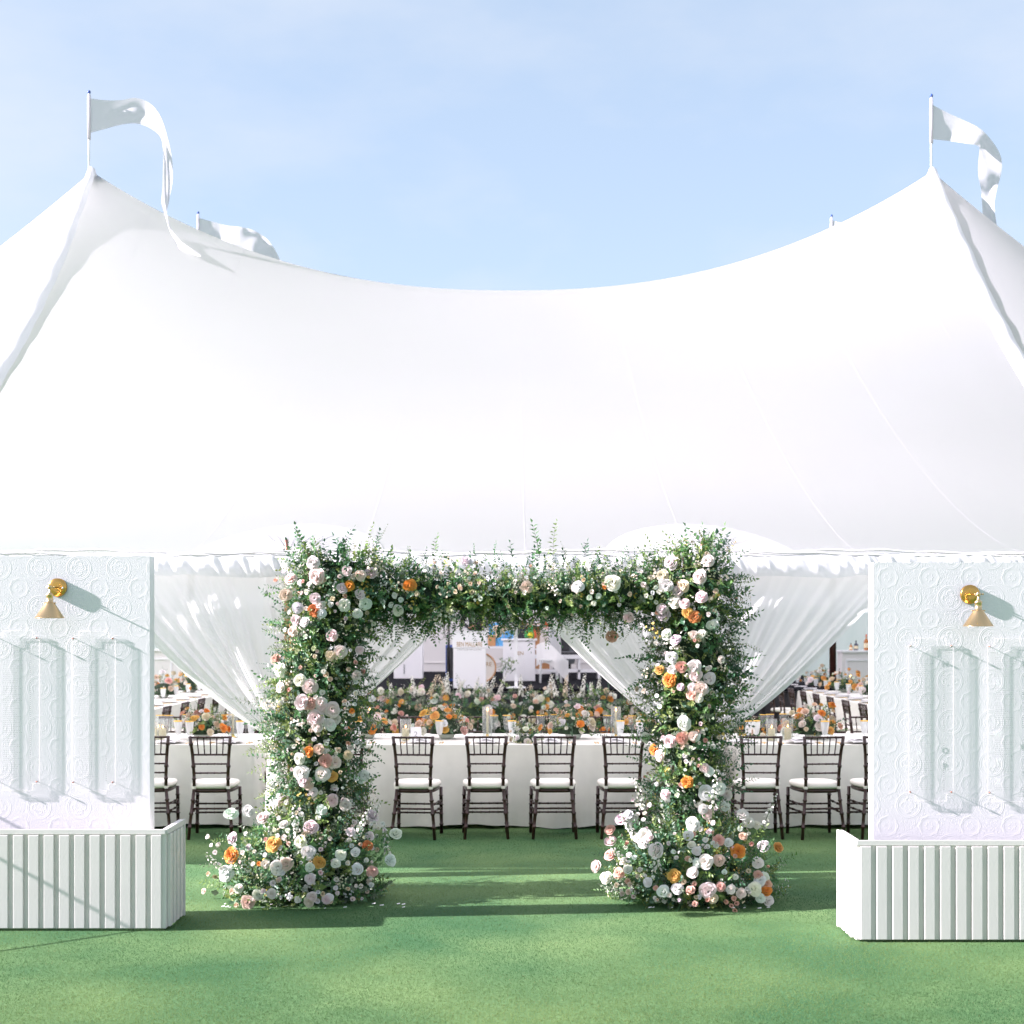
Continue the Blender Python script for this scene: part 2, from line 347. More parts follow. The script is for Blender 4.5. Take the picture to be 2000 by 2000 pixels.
bm = bmesh.new(); bm.from_mesh(ro.data); bmesh.ops.remove_doubles(bm, verts=bm.verts, dist=0.002); bmesh.ops.recalc_face_normals(bm, faces=bm.faces); bm.to_mesh(ro.data); bm.free()
def roofn(x, s):
    e = 0.01; a = Vector((x, Y1-(Y1-YE)*s, zfront(x, s)))
    b = Vector((min(x+e,XP), Y1-(Y1-YE)*s, zfront(min(x+e,XP), s))); c = Vector((x-e, Y1-(Y1-YE)*s, zfront(x-e, s))); d = Vector((x, Y1-(Y1-YE)*min(1,s+e), zfront(x, min(1,s+e)))); f_ = Vector((x, Y1-(Y1-YE)*max(0,s-e), zfront(x, max(0,s-e))))
    n = (b-c).cross(f_-d); n.normalize()
    return a, (n if n.z > 0 else -n)
# welded seams
for k in range(-4, 5):
    x = k*1.235 + 0.10
    mb = MB()
    def f(i, j, x=x):
        a, n = roofn(x + (j-0.5)*0.009, 0.004 + 0.99*i); return a + n*(0.0010 + 0.0005*math.sin(math.pi*j))
    mb.grid(f, 50, 2); obj('seam', mb, M['sail'], tent)
# cable covers from each front mast to the eave
for sgn in (-1, 1):
    mb = MB(); rr = random.Random(3+sgn)
    ph = [rr.random()*6 for _ in range(6)]
    def f(i, j, sgn=sgn, ph=ph):
        s = 0.002 + 0.992*i; y = Y1-(Y1-YE)*s; z = ZE+(ZP-ZE)*(1-s)**1.78
        wdt = 0.06 + 0.045*min(1, i*6); ruf = 0.005*math.sin(i*62+ph[0])*math.sin(i*23+ph[1]) + 0.004*math.sin(i*120+ph[2])
        off = (j-0.5)*2*wdt + ruf*(1 if j > 0.5 else 0.5)
        hgt = 0.07*math.sin(math.pi*min(1,max(0,j)))**0.7 + 0.015 + 0.008*math.sin(i*90+j*7)*math.sin(math.pi*j)
        return (sgn*XP + off, y, z + hgt)
    mb.grid(f, 130, 8); obj('cable_cover', mb, M['sail2'], tent)
    mb = MB(); mb.tube([(sgn*XP, Y1+0.02, ZP-0.16), (sgn*XP, Y1, ZP-0.02), (sgn*XP, Y1, ZP+0.05)], [0.13, 0.06, 0.03], 14); obj('mast_cap', mb, M['sail2'], tent)
    for ym in (Y1, Y2):
        mb = MB(); mb.tube([(sgn*XP, ym, 0), (sgn*XP, ym, ZP-0.05)], 0.06, 12); obj('mast', mb, M['wood'], tent)
# fan reinforcement patches above the entrance poles
POLE = (-1.66, 1.40)
for xp in POLE:
    mb = MB(); rr = random.Random(int(xp*100)); amp = [0.3+0.7*rr.random() for _ in range(60)]
    def f(i, j, xp=xp):
        a = math.pi*i; rad = 0.05 + 0.62*j
        x = xp + rad*math.cos(a)*1.05; s = 1 - (0.02 + rad*math.sin(a)*1.5)/(Y1-YE)
        s = min(s, 0.9985); p_, n = roofn(x, s)
        k = int(i*40) % 60
        wr = 0.022*amp[k]*abs(math.sin(i*20*math.pi))*(1-j)**0.6
        return p_ + n*(0.006 + max(0, wr) + (0.004 if j < 1 else 0))
    mb.grid(f, 160, 8); obj('fan_patch', mb, M['seam'], tent)
    mb = MB(); mb.tube([(xp, YE+0.16, 0), (xp, YE+0.16, ZE)], 0.045, 12); obj('side_pole', mb, M['woodl'], tent)
    mb = MB(); mb.tube([(xp, YE+0.0, ZE-0.1), (xp, YE-0.02, ZE+0.10)], 0.012, 8); obj('pole_pin', mb, M['copper'], tent)
# valance ruffle under the eave
mb = MB(); rr = random.Random(11)
def val(i, j):
    x = -5.6 + 11.2*i
    drop = 0.165 + 0.012*math.sin(x*3.1+1) + 0.006*math.sin(x*9)
    am = 0.019*(0.4 + abs(math.sin(x*1.3+.5)))
    w_ = 0.40*am*(math.sin(x*31+4*math.sin(x*2.3)+j*3) + 0.8*math.sin(x*53+3*math.sin(x*3.7)-j*5) + 0.6*math.sin(x*97-j*7+math.sin(x*7)*3))*(0.3+0.7*abs(math.sin(x*0.9+math.sin(x*2.1))))
    return (x, YE - 0.03 - 0.075*math.sin(math.pi*j*0.75) + w_*(0.25+0.75*math.sin(math.pi*min(1,j*0.85))), ZE - 0.004 - drop*j + 0.004*math.sin(x*13+2*math.sin(x*5))*j)
mb.grid(val, 900, 10); obj('valance', mb, M['sail2'], tent)
for k, (dz, dy, r_) in enumerate(((0.008,-0.03,0.008),(-0.012,-0.045,0.007),(-0.03,-0.05,0.006),(-0.045,-0.04,0.005))):
    mb = MB(); pts = [(-5.6+11.2*i/90, YE+dy+0.006*math.sin(i*1.3+k), ZE+dz+0.012*math.sin(i*0.41+k*1.7)+0.006*math.sin(i*1.9+k)) for i in range(91)]
    mb.tube(pts, r_, 6); obj('eave_rope', mb, M['ropew'], tent)
# far side walls of the tent
mb = MB(); mb.grid(lambda i,j: (-15+30*i, YB-0.3+0.05*math.sin(i*300), 0.0+ZE*j), 300, 2); obj('back_wall', mb, M['sail2'], tent)

# pennant flags
def ribbon(name, label, xpole, yd, ztop, zbase, top, bot, seed, fwd=0.0):
    scale = FPX/yd
    t = thing(name, label, 'flag', (xpole, yd, zbase), 0, 'white pennants flying from the tent masts')
    mb = MB(); mb.tube([(0,0,-0.3),(0,0,ztop-zbase)], 0.013, 8); obj('flagpole', mb, M['polew'], t)
    mb = MB(); mb.tube([(0,0,ztop-zbase-0.62),(0,0,ztop-zbase-0.02)], 0.024, 8); obj('pole_sleeve', mb, M['flag'], t)
    mb = MB(); mb.lathe([(0.001,0.05),(0.02,0.035),(0.024,0.015),(0.015,0)], 10, (0,0,ztop-zbase), True, False); obj('finial', mb, M['blue'], t)
    def smp(pl, q):
        n = len(pl)-1; f_ = q*n; i = min(int(f_), n-1); fr = f_-i
        p0 = pl[max(i-1,0)]; p1 = pl[i]; p2 = pl[i+1]; p3 = pl[min(i+2,n)]
        def cr(a,b,c,d): return 0.5*((2*b)+(-a+c)*fr+(2*a-5*b+4*c-d)*fr*fr+(-a+3*b-3*c+d)*fr**3)
        return cr(p0[0],p1[0],p2[0],p3[0]), cr(p0[1],p1[1],p2[1],p3[1])
    def f(i, j):
        a = smp(top, i); b = smp(bot, i); x = a[0]+(b[0]-a[0])*j; y = a[1]+(b[1]-a[1])*j
        amp = min(1, i*4)
        dy = amp*(0.10*math.sin(i*9+seed) + 0.018*math.sin(i*27+j*4+seed) + 0.010*math.sin(j*9+i*14)) + 0.06*(j-0.5)*math.sin(i*6+seed)
        dd = dy - 0.22*i*amp - fwd*max(0, (i-0.45)/0.55)**1.6; pw = P(x, y, yd+dd)
        return (pw.x - xpole, dd, pw.z - zbase)
    mb = MB(); mb.grid(f, 80, 10); obj('pennant', mb, M['flag'], t)
    return t
def px2(xs, d): return (xs-1000)/FPX*d
def roof_depth(px_, py_):
    d = 12.0
    while d < 20:
        p = P(px_, py_, d)
        if p.z <= zfront(max(-XP, min(XP, p.x)), (Y1-d)/(Y1-YE)): return d
        d += 0.02
    return 20.0
FWD = 20.0 - roof_depth(393, 500) - 0.05
ribbon('pennant_flag', 'long white pennant curling off the front mast, its tail lying on the roof', px2(174,Y1), Y1, P(0,183,Y1).z, ZP+0.05,
  [(175,192),(210,196),(240,195),(262,191),(285,197),(303,212),(316,234),(325,262),(332,290),(337,320),(337,350),(333,375),(330,395),(326,412),(328,430),(336,450),(348,466),(362,478),(393,498)],
  [(175,260),(205,252),(235,244),(262,241),(285,246),(302,256),(314,268),(318,285),(319,310),(318,340),(317,370),(315,395),(317,408),(322,422),(326,434),(333,455),(343,473),(352,488),(390,502)], 0.5, FWD)
ribbon('pennant_flag', 'white pennant folding and drooping off the front mast nearest the shaded roof slope', px2(1819,Y1), Y1, P(0,190,Y1).z, ZP+0.05,
  [(1820,204),(1850,220),(1885,236),(1915,252),(1935,272),(1952,298),(1957,320),(1954,345),(1947,370),(1942,400),(1947,440),(1949,460)],
  [(1820,272),(1850,275),(1880,279),(1908,284),(1913,292),(1911,318),(1911,345),(1916,370),(1918,400),(1920,425),(1924,440),(1942,462)], 2.1)
ribbon('pennant_flag', 'white pennant blowing over the ridge from the rear mast behind the long-tailed flag', px2(387,Y2), Y2, P(0,418,Y2).z, P(0,480,Y2).z-0.6,
  [(387,425),(415,433),(445,441),(475,444),(500,452),(520,466),(535,484),(545,503),(552,520)],
  [(387,472),(415,480),(445,488),(475,494),(500,497),(520,502),(532,512),(540,522),(548,530)], 1.0)
ribbon('pennant_flag', 'white pennant barely showing over the sunlit ridge from the other rear mast', px2(1624,Y2), Y2, P(0,424,Y2).z, P(0,480,Y2).z-0.6,
  [(1625,430),(1640,435),(1655,439),(1672,446),(1690,460),(1700,480)],
  [(1625,478),(1640,482),(1655,486),(1672,492),(1688,500),(1698,510)], 3.0)

# ------------------------------------------------------------------ sheer drapes
YD = YE + 0.10
def drape(label, xp, sgn, seed):
    t = thing('sheer_drape', label, 'drape', (xp, YD, 0), 0, 'sheer white drapes tied back in the tent bays')
    W = 1.53; ztop = ZE-0.10; ztie = 1.07; rr = random.Random(seed)
    ph = [rr.random()*6.28 for _ in range(4)]; nf = 9 + rr.random()*3
    def f(i, j):
        u = i
        x0, z0 = sgn*u*W, ztop
        x2, z2 = sgn*(0.05+0.09*u), ztie - 0.06*u + 0.03
        x1 = sgn*(u*W*0.42 + 0.0); z1 = z0 + (z2-z0)*(0.60 + 0.18*u)
        q = j; x = (1-q)**2*x0 + 2*q*(1-q)*x1 + q*q*x2; z = (1-q)**2*z0 + 2*q*(1-q)*z1 + q*q*z2
        fold = math.sin(u*nf*2*math.pi*0.8 + ph[0] + 1.5*math.sin(u*9+ph[1])) + 0.35*math.sin(u*nf*2*math.pi*1.7 + ph[2]+2*math.sin(u*13))
        amp = (0.003 + 0.024*q*(1-q)*2.2 + 0.008*q)*(0.35+0.65*abs(math.sin(u*5+ph[1])))
        big = 0.05*math.sin(u*8+ph[3])*math.sin(math.pi*q)
        return (x, fold*amp + big - 0.05*math.sin(math.pi*q)*u, z)
    mb = MB(); mb.grid(f, 260, 36); obj('swag', mb, M['sheer'], t)
    def tail(i, j):
        a = i*2*math.pi; rr_ = (0.05 + 0.05*j)*(1+0.25*math.sin(a*7+ph[0])); z = ztie - (ztie-0.01)*j
        return (sgn*0.09 + rr_*math.cos(a), rr_*math.sin(a), z)
    mb = MB(); mb.grid(tail, 70, 16); obj('tail', mb, M['sheer'], t)
    mb = MB(); mb.lathe([(0.062,-0.03),(0.07,0),(0.062,0.03)], 20, (sgn*0.08,0,ztie-0.01)); obj('tie', mb, M['sail2'], t)
drape('sheer white drape swagging from behind the sconce wall towards the pale-edged arch column', POLE[0], -1, 1)
drape('sheer drape seen through the arch, gathered beside the lectern to the first column', POLE[0], 1, 2)
drape('sheer drape seen through the arch, gathered above the stage towards the second column', POLE[1], -1, 3)
drape('sheer white drape swagging from the second arch column towards the bar bottles', POLE[1], 1, 4)

# ------------------------------------------------------------------ panel walls, planters, sconces, acrylic charts
def text_mesh(s, size, depth=0.0004):
    cu = bpy.data.curves.new('t', 'FONT'); cu.body = s; cu.size = size; cu.extrude = depth; cu.align_x = 'CENTER'; cu.align_y = 'CENTER'
    o = bpy.data.objects.new('t', cu); COL.objects.link(o); dg = bpy.context.evaluated_depsgraph_get()
    me = bpy.data.meshes.new_from_object(o.evaluated_get(dg)); bpy.data.objects.remove(o); bpy.data.curves.remove(cu); me.name = 'lettering'; return me
def panel_wall(label, yf, xin, sgn, top, anchor, width=2.2):
    t = thing('panel_wall', label, 'wall panel', (anchor.x, yf, 0))
    x0, x1 = sorted((xin, xin + sgn*width)); ax = anchor.x
    mb = MB(); mb.add([(x0-ax,0,0.02-anchor.z),(x1-ax,0,0.02-anchor.z),(x1-ax,0,top-anchor.z),(x0-ax,0,top-anchor.z)], [(0,1,2,3)])
    o = obj('wallpaper', mb, M['emboss'], t, (0,-0.002,anchor.z))
    mb = MB(); mb.bbox(x0-ax, x1-ax, 0, 0.12, 0.0, top, 0.003); obj('frame', mb, M['planter'] if False else M['whitep'], t)
    return t
AL = P(76.6,1109.7,9.35); AR = P(1774.6,1168.5,9.0)
panel_wall('white embossed wall panel with brass sconce, its side edge in shade', 9.35, -2.28, -1, P(0,1086,9.35).z, AL)
panel_wall('white embossed wall panel with brass sconce, its side edge sunlit', 9.0, 2.19, 1, P(0,1098,9.0).z, AR)

def planter(label, xin, sgn, yf, yb, h, length=2.4):
    t = thing('planter_box', label, 'planter', (xin, yf, 0))
    th = 0.022
    a, b = sorted((0, sgn*length))
    mb = MB(); mb.bbox(a, b, 0, th, 0.012, h-0.004, 0.002); obj('front_board', mb, M['planter'], t)
    sa, sb = sorted((0.0, -sgn*th))
    mb = MB(); mb.bbox(*( (0, th) if sgn > 0 else (-th, 0)), th+0.0015, yb-yf, 0.012, h, 0.002); obj('end_board', mb, M['planter'], t)
    mb = MB(); mb.bbox(a, b, -0.012, -0.0005, h-0.032, h+0.0, 0.003); obj('top_rail', mb, M['planter'], t)
    bb = MB().bbox(-0.031, 0.031, -0.019, -0.0005, 0.016, h-0.036, 0.003).mesh('batten'); bb.materials.append(M['planter'])
    n = int(length/0.0937)
    for k in range(n):
        obj('batten', bb, None, t, (sgn*(0.055+k*0.0937), 0, 0))
    m_ = -sgn
    bs = MB().bbox(*((0.0005,0.019) if m_ > 0 else (-0.019,-0.0005)), -0.031, 0.031, 0.016, h-0.036, 0.003).mesh('batten'); bs.materials.append(M['planter'])
    for k in range(4):
        obj('batten', bs, None, t, (0, 0.075+k*0.0975, 0))
    mb = MB(); mb.bbox(*((0.0005,0.012) if m_ > 0 else (-0.012,-0.0005)), 0.006, yb-yf-0.004, h-0.032, h+0.001, 0.003); obj('top_rail', mb, M['planter'], t)
    mb = MB(); mb.bbox(*((0, 0.014) if m_ > 0 else (-0.014, 0)), yb-yf+0.0005, yb-yf+0.02, 0.0, h+0.0, 0.002); obj('corner_post', mb, M['planter'], t)
planter('pale sage battened planter box beneath the panel with the shaded edge', -2.12, -1, 9.09, 9.56, 0.62)
planter('pale sage battened planter box beneath the panel with the sunlit edge', 2.03, 1, 8.76, 9.20, 0.60)

def sconce(label, c):
    t = thing('wall_sconce', label, 'wall lamp', c, 0, 'brass wall sconces')
    def disc(prof, n=28):
        mb = MB(); vs = []
        mb.lathe(prof, n, cap1=True); mb.v = [(x, -z, y) for x, y, z in mb.v]; return mb
    obj('backplate', disc([(0.058,0),(0.058,0.018),(0.055,0.021),(0.03,0.022),(0.001,0.022)]), M['brass'], t)
    mb = MB(); mb.tube([(0.0,-0.021,0.0),(0,-0.10,-0.002),(0,-0.165,-0.002)], 0.0045, 8); obj('arm', mb, M['brass'], t)
    mb = MB(); mb.lathe([(0.001,-0.014),(0.011,-0.01),(0.014,0),(0.011,0.01),(0.001,0.014)], 14, (0,-0.17,-0.002)); obj('knuckle', mb, M['brass2'], t)
    mb = MB(); mb.tube([(-0.024,-0.17,-0.002),(0.026,-0.17,-0.002)], [0.003,0.003], 8); mb.lathe([(0.001,-0.006),(0.007,0),(0.001,0.006)], 10, (0.028,-0.17,-0.002)); obj('thumb_screw', mb, M['brass2'], t)
    mb = MB(); mb.lathe([(0.006,0),(0.006,-0.022),(0.010,-0.032),(0.0225,-0.044),(0.0225,-0.05),(0.0205,-0.052),(0.0205,-0.092),(0.028,-0.094),(0.031,-0.098)], 24, (0,-0.17,-0.004), True); obj('lamp_holder', mb, M['brass2'], t)
    mb = MB(); mb.lathe([(0.030,-0.098),(0.088,-0.187),(0.092,-0.1885),(0.089,-0.190),(0.029,-0.104)], 36, (0,-0.17,-0.004)); obj('lamp_shade', mb, M['brass2'], t)
    for s in (-1,1):
        mb = MB(); mb.tube([(s*0.026,-0.17,-0.100),(s*0.040,-0.17,-0.100)], 0.0035, 6); obj('shade_screw', mb, M['brass2'], t)
    mb = MB(); mb.lathe([(0.001,0.006),(0.005,0.003),(0.006,0)], 10); mb.v = [(x+0.036, -z-0.022, y-0.003) for x,y,z in mb.v]; obj('screw', mb, M['whitep'], t)
sconce('brass cone sconce on the wall panel with the shaded edge', tuple(P(113.5,1147.5,9.347)))
sconce('brass cone sconce on the wall panel with the sunlit edge', tuple(P(1893.5,1161,8.997)))

def chart(label, cx, d, ytop, ybot, letters, seed):
    s_ = FPX/d; hw = 42/310.0; ztop = P(0,ytop,d).z + 0.045; zbot = P(0,ybot,d).z - 0.055
    xc = (cx-1000)/s_; n_ = 0.042; yp = d - 0.0165
    t = thing('acrylic_chart', label, 'sign', (xc, yp, 0), 0, 'acrylic seating charts on the wall panels')
    pts = [(-hw+n_,ztop),(-hw+n_,ztop-n_),(-hw,ztop-n_),(-hw,zbot+n_),(-hw+n_,zbot+n_),(-hw+n_,zbot),(hw-n_,zbot),(hw-n_,zbot+n_),(hw,zbot+n_),(hw,ztop-n_),(hw-n_,ztop-n_),(hw-n_,ztop)]
    n = len(pts); mb = MB(); mb.add([(x,0,z) for x,z in pts]+[(x,0.004,z) for x,z in pts], [tuple(range(n))]); obj('acrylic_sheet', mb, M['acrylic'], t)
    mb = MB(); mb.add([(x,-0.0004,z) for x,z in pts]+[(x,0.0044,z) for x,z in pts], [(k,n+k,n+(k+1)%n,(k+1)%n) for k in range(n)])
    for k in range(n):   # thin polished rim
        a = Vector((pts[k][0],-0.0006,pts[k][1])); b = Vector((pts[(k+1)%n][0],-0.0006,pts[(k+1)%n][1])); mb.tube([a,b],0.0012,4)
    obj('polished_edge', mb, M['acryedge'], t)
    for x in (-hw+0.008, hw-0.014):
        for z in (P(0,ytop,d).z, P(0,ybot,d).z):
            mb = MB(); mb.tube([(x,0.016,z),(x,-0.010,z)],0.0022,6); mb.lathe([(0.0055,0),(0.0055,0.004),(0.003,0.006),(0.001,0.0065)],10); nn=len(mb.v)-40
            mb.v[nn:] = [(vx+x, -vz-0.010, vy+z) for vx,vy,vz in mb.v[nn:]]
            obj('nail', mb, M['copper'], t)
    rr = random.Random(seed); mb = MB(); z = ztop-0.09; li = dict((round(a),b) for a,b in [])
    gaps = [P(0,q,d).z for q,_ in letters]
    while z > zbot+0.06:
        if not any(-0.028 < g_-z < 0.028 for g_ in gaps) and rr.random() > 0.04:
            x = -hw+0.045; wln = rr.uniform(0.05,0.12); e = x+wln
            while x < e:
                c = rr.uniform(0.004,0.012); mb.add([(x,-0.0003,z),(x+c*.5,-0.0003,z),(x+c*.5,-0.0003,z+0.0022),(x,-0.0003,z+0.0022)],[(0,1,2,3)]); x += c+0.002
            mb.add([(hw-0.06,-0.0003,z),(hw-0.054,-0.0003,z),(hw-0.054,-0.0003,z+0.004),(hw-0.06,-0.0003,z+0.004)],[(0,1,2,3)])
        z -= 0.0125
    o = obj('printed_names', mb, M['ink'], t); stuff(o)
    for q, ch in letters:
        obj('initial', text_mesh(ch, 0.05), M['inkw'], t, (-hw+0.06,-0.0025,P(0,q,d).z), (R(90),0,0))
chart('clear acrylic seating chart with notched corners nearest the shaded panel edge', 184.5, 9.35, 1247, 1527, [], 1)
chart('clear acrylic seating chart below the first sconce, cut by the picture edge', 36.5, 9.35, 1246, 1526, [], 2)
chart('clear acrylic seating chart with N, O and P initials on the sunlit panel', 1816.5, 9.0, 1261, 1546, [(1272,'N'),(1441,'O'),(1472,'P')], 3)
chart('clear acrylic seating chart with R to Z initials below the second sconce', 1971, 9.0, 1262, 1547, [(1272,'R'),(1333,'S'),(1434,'W'),(1487,'Y'),(1526,'Z')], 4)

# ------------------------------------------------------------------ botanical kit
def sprig_variant(seed, n, L, leaf, wr, bend=0.3, pair=True):
    r = random.Random(seed); V=[]; F=[]
    def axis(q): return Vector((bend*L*q*q*0.6*math.sin(seed), bend*L*q*q*0.6*math.cos(seed), L*q))
    sw = 0.0012
    for a in (0, 1.57):
        o = len(V); dx = Vector((math.cos(a)*sw, math.sin(a)*sw, 0)); V += [axis(0)-dx, axis(0)+dx, axis(0.5)+dx*0.8, axis(1), axis(0.5)-dx*0.8]; F += [(o,o+1,o+2),(o,o+2,o+4),(o+4,o+2,o+3)]
    nst = len(V)
    for k in range(n):
        q = 0.12 + 0.86*k/(n-1) if n > 1 else 1
        sides = (-1,1) if (pair and k < n-1) else ((1 if k % 2 else -1),)
        for sd in sides:
            b = axis(q); az = r.uniform(-0.5,0.5) + (0 if sd > 0 else math.pi) + (k*0.25)
            el = r.uniform(0.25,0.9) if k < n-1 else 1.35
            d = Vector((math.cos(az)*math.cos(el), math.sin(az)*math.cos(el), math.sin(el)))
            sdv = d.cross(Vector((r.uniform(-.4,.4), r.uniform(-.4,.4), 1))).normalized(); up = sdv.cross(d)
            ll = leaf*r.uniform(0.7,1.15)*(1-0.35*q); ww = ll*wr
            o = len(V); V += [b, b+d*ll*0.45+sdv*ww+up*ww*0.35, b+d*ll-up*ll*0.12, b+d*ll*0.45-sdv*ww+up*ww*0.35]; F += [(o,o+1,o+2),(o,o+2,o+3)]
    return np.array([tuple(q) for q in V]), np.array(F), nst
def blossom_variant(seed, n, L, rad):
    # branching spray of tiny five-petal blooms
    r = random.Random(seed); V=[]; F=[]; sw=0.001
    pts=[]
    for k in range(n):
        q = 0.35+0.65*r.random(); a=r.random()*6.28; rr_=L*0.35*r.random()**.5*q; pts.append(Vector((math.cos(a)*rr_, math.sin(a)*rr_, L*q)))
    for p in pts[::2]:
        o=len(V); V += [Vector((-sw,0,0)), Vector((sw,0,0)), p]; F.append((o,o+1,o+2))
    nst=len(V)
    for p in pts:
        n_ = (p - Vector((0,0,L*0.2))).normalized(); x = n_.orthogonal().normalized(); y = n_.cross(x); o=len(V); R_=rad*r.uniform(.6,1.2)
        V.append(p - n_*R_*0.3)
        for k in range(5):
            a=k*1.2566; V.append(p + (x*math.cos(a)+y*math.sin(a))*R_)
        for k in range(5): F.append((o,o+1+k,o+1+(k+1)%5))
        o=len(V); V.append(p+n_*R_*0.5); 
        for k in range(3): F.append((o, o-5+k, o-5+(k+2)%5))
    return np.array([tuple(q) for q in V]), np.array(F), nst
SPR = [sprig_variant(1,8,0.17,0.044,0.28), sprig_variant(2,9,0.20,0.040,0.30,0.5), sprig_variant(3,6,0.14,0.050,0.30), sprig_variant(4,7,0.15,0.038,0.34,0.6), sprig_variant(5,10,0.23,0.042,0.25,0.7), sprig_variant(6,6,0.12,0.056,0.33,0.3,False)]
BIGL = [sprig_variant(7,4,0.14,0.085,0.30,0.4), sprig_variant(8,5,0.16,0.075,0.36,0.4,False)]
FINE = [sprig_variant(9,14,0.20,0.016,0.30,0.4), sprig_variant(10,16,0.24,0.014,0.34,0.6)]
BLS = [blossom_variant(1,10,0.13,0.009), blossom_variant(2,14,0.16,0.007), blossom_variant(3,8,0.12,0.011)]

GREENS = np.array([[0.072,0.195,0.076],[0.096,0.232,0.084],[0.068,0.178,0.094],[0.125,0.250,0.074],[0.205,0.310,0.085],[0.115,0.205,0.130]])
def rotm(dirs):
    d = dirs/np.linalg.norm(dirs,axis=1,keepdims=True); ref = np.where(np.abs(d[:,2:3])<0.95, np.array([[0,0,1.0]]), np.array([[1.0,0,0]]))
    x = np.cross(ref,d); x/=np.linalg.norm(x,axis=1,keepdims=True); y=np.cross(d,x)
    a=nr.random(len(d))*2*np.pi; ca,sa=np.cos(a)[:,None],np.sin(a)[:,None]
    return np.stack([x*ca+y*sa, -x*sa+y*ca, d],axis=2)
def scatter_mesh(name, variants, org, dirs, scl, cols, stemcol=(0.06,0.07,0.03)):
    n=len(org); vi=nr.integers(0,len(variants),n); Rm=rotm(dirs); Vs=[];Fs=[];Cs=[];off=0
    for k,(v,f,nst) in enumerate(variants):
        ids=np.where(vi==k)[0]
        if len(ids)==0: continue
        W=np.einsum('nij,vj->nvi',Rm[ids],v)*scl[ids][:,None,None]+org[ids][:,None,:]
        m=len(ids); Vs.append(W.reshape(-1,3)); Fs.append((f[None]+(np.arange(m)*len(v))[:,None,None]+off).reshape(-1,3))
        c=np.ones((m,len(v),4)); jit=(0.75+0.5*nr.random((m,len(v)//4+1))).repeat(4,axis=1)[:,:len(v)]
        c[:,:,:3]=cols[ids][:,None,:]*jit[:,:,None]; c[:,:nst,:3]=np.array(stemcol); Cs.append(c.reshape(-1,4)); off+=m*len(v)
    V=np.concatenate(Vs);F=np.concatenate(Fs).astype(np.int32);C=np.concatenate(Cs)
    me=bpy.data.meshes.new(name); me.vertices.add(len(V)); me.vertices.foreach_set('co',V.reshape(-1)); me.loops.add(F.size); me.loops.foreach_set('vertex_index',F.reshape(-1)); me.polygons.add(len(F)); me.polygons.foreach_set('loop_start',np.arange(0,F.size,3,dtype=np.int32))
    ca=me.color_attributes.new('col','FLOAT_COLOR','POINT'); ca.data.foreach_set('color',C.reshape(-1)); me.update(); return me
def single(v, col):
    n0=np.zeros((1,3)); return None

# roses: petals in rings, 'depth' attribute tints the heart
def rose_mesh(seed, rings, frill, name):
    # rings of (petal count, tip radius, tip height): a dome of nested petals whose tips roll outwards
    r=random.Random(seed); V=[];F=[];D=[]
    for k,(n,rt,zt) in enumerate(rings):
        for p_ in range(n):
            a0=2*math.pi*(p_+0.37*k)/n + r.uniform(-.12,.12); wid=math.pi/n*1.32; o=len(V); nu,nv=5,4
            dz=r.uniform(-.04,.04); rs=r.uniform(.95,1.05)
            for j in range(nv+1):
                q=j/nv
                for i in range(nu+1):
                    u=i/nu*2-1; tw=0.06*u*(1 if (p_+k)%2 else -1)
                    ww=wid*(0.72+0.28*math.sin(q*math.pi*0.6)); ww*= 1-0.16*max(0,(q-.75)/.25)**2
                    rr_=rt*rs*(0.50+0.42*math.sin(q*math.pi/2))+ (0.13+0.05*k/len(rings))*max(0,(q-.55)/.45)**2*(1-.35*u*u)+tw
                    z=-0.15+(zt+dz+.15)*math.sin(q*math.pi/2*0.94) - 0.07*max(0,(q-.75)/.25)**2 - 0.10*u*u*q + frill*0.05*math.sin(u*7+k+p_)*q*q
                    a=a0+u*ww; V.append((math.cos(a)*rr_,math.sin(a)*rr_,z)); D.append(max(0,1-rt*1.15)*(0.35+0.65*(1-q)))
            for j in range(nv):
                for i in range(nu): F.append((o+j*(nu+1)+i,o+j*(nu+1)+i+1,o+(j+1)*(nu+1)+i+1,o+(j+1)*(nu+1)+i))
    me=bpy.data.meshes.new(name); me.from_pydata(V,[],F); me.polygons.foreach_set('use_smooth',[True]*len(F))
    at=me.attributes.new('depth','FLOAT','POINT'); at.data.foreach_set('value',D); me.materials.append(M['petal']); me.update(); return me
ROSE=[rose_mesh(1,[(2,.09,.78),(2,.17,.80),(3,.27,.79),(4,.40,.72),(5,.55,.60),(5,.72,.44),(6,.88,.24)],0,'rose'),
      rose_mesh(2,[(2,.10,.84),(3,.20,.84),(3,.31,.80),(4,.45,.70),(5,.62,.54),(6,.80,.32)],0.3,'rose'),
      rose_mesh(3,[(2,.10,.95),(2,.19,.95),(3,.29,.93),(3,.42,.86),(4,.57,.74),(5,.74,.55)],0,'rose')]
SMALL=[rose_mesh(4,[(2,.2,.8),(3,.42,.74),(5,.72,.5)],0,'spray_rose'), rose_mesh(5,[(3,.3,.9),(4,.6,.75)],0,'spray_rose')]
FRILL=[rose_mesh(6,[(3,.12,.7),(5,.28,.72),(7,.46,.66),(8,.65,.52),(9,.85,.3)],1.4,'ruffled_bloom')]
PC={'W':(0.88,0.86,0.80),'B':(0.86,0.73,0.71),'P':(0.80,0.50,0.40),'O':(0.85,0.36,0.07),'Y':(0.84,0.50,0.14),'R':(0.68,0.26,0.09),'C':(0.80,0.67,0.52),'G':(0.55,0.62,0.35)}
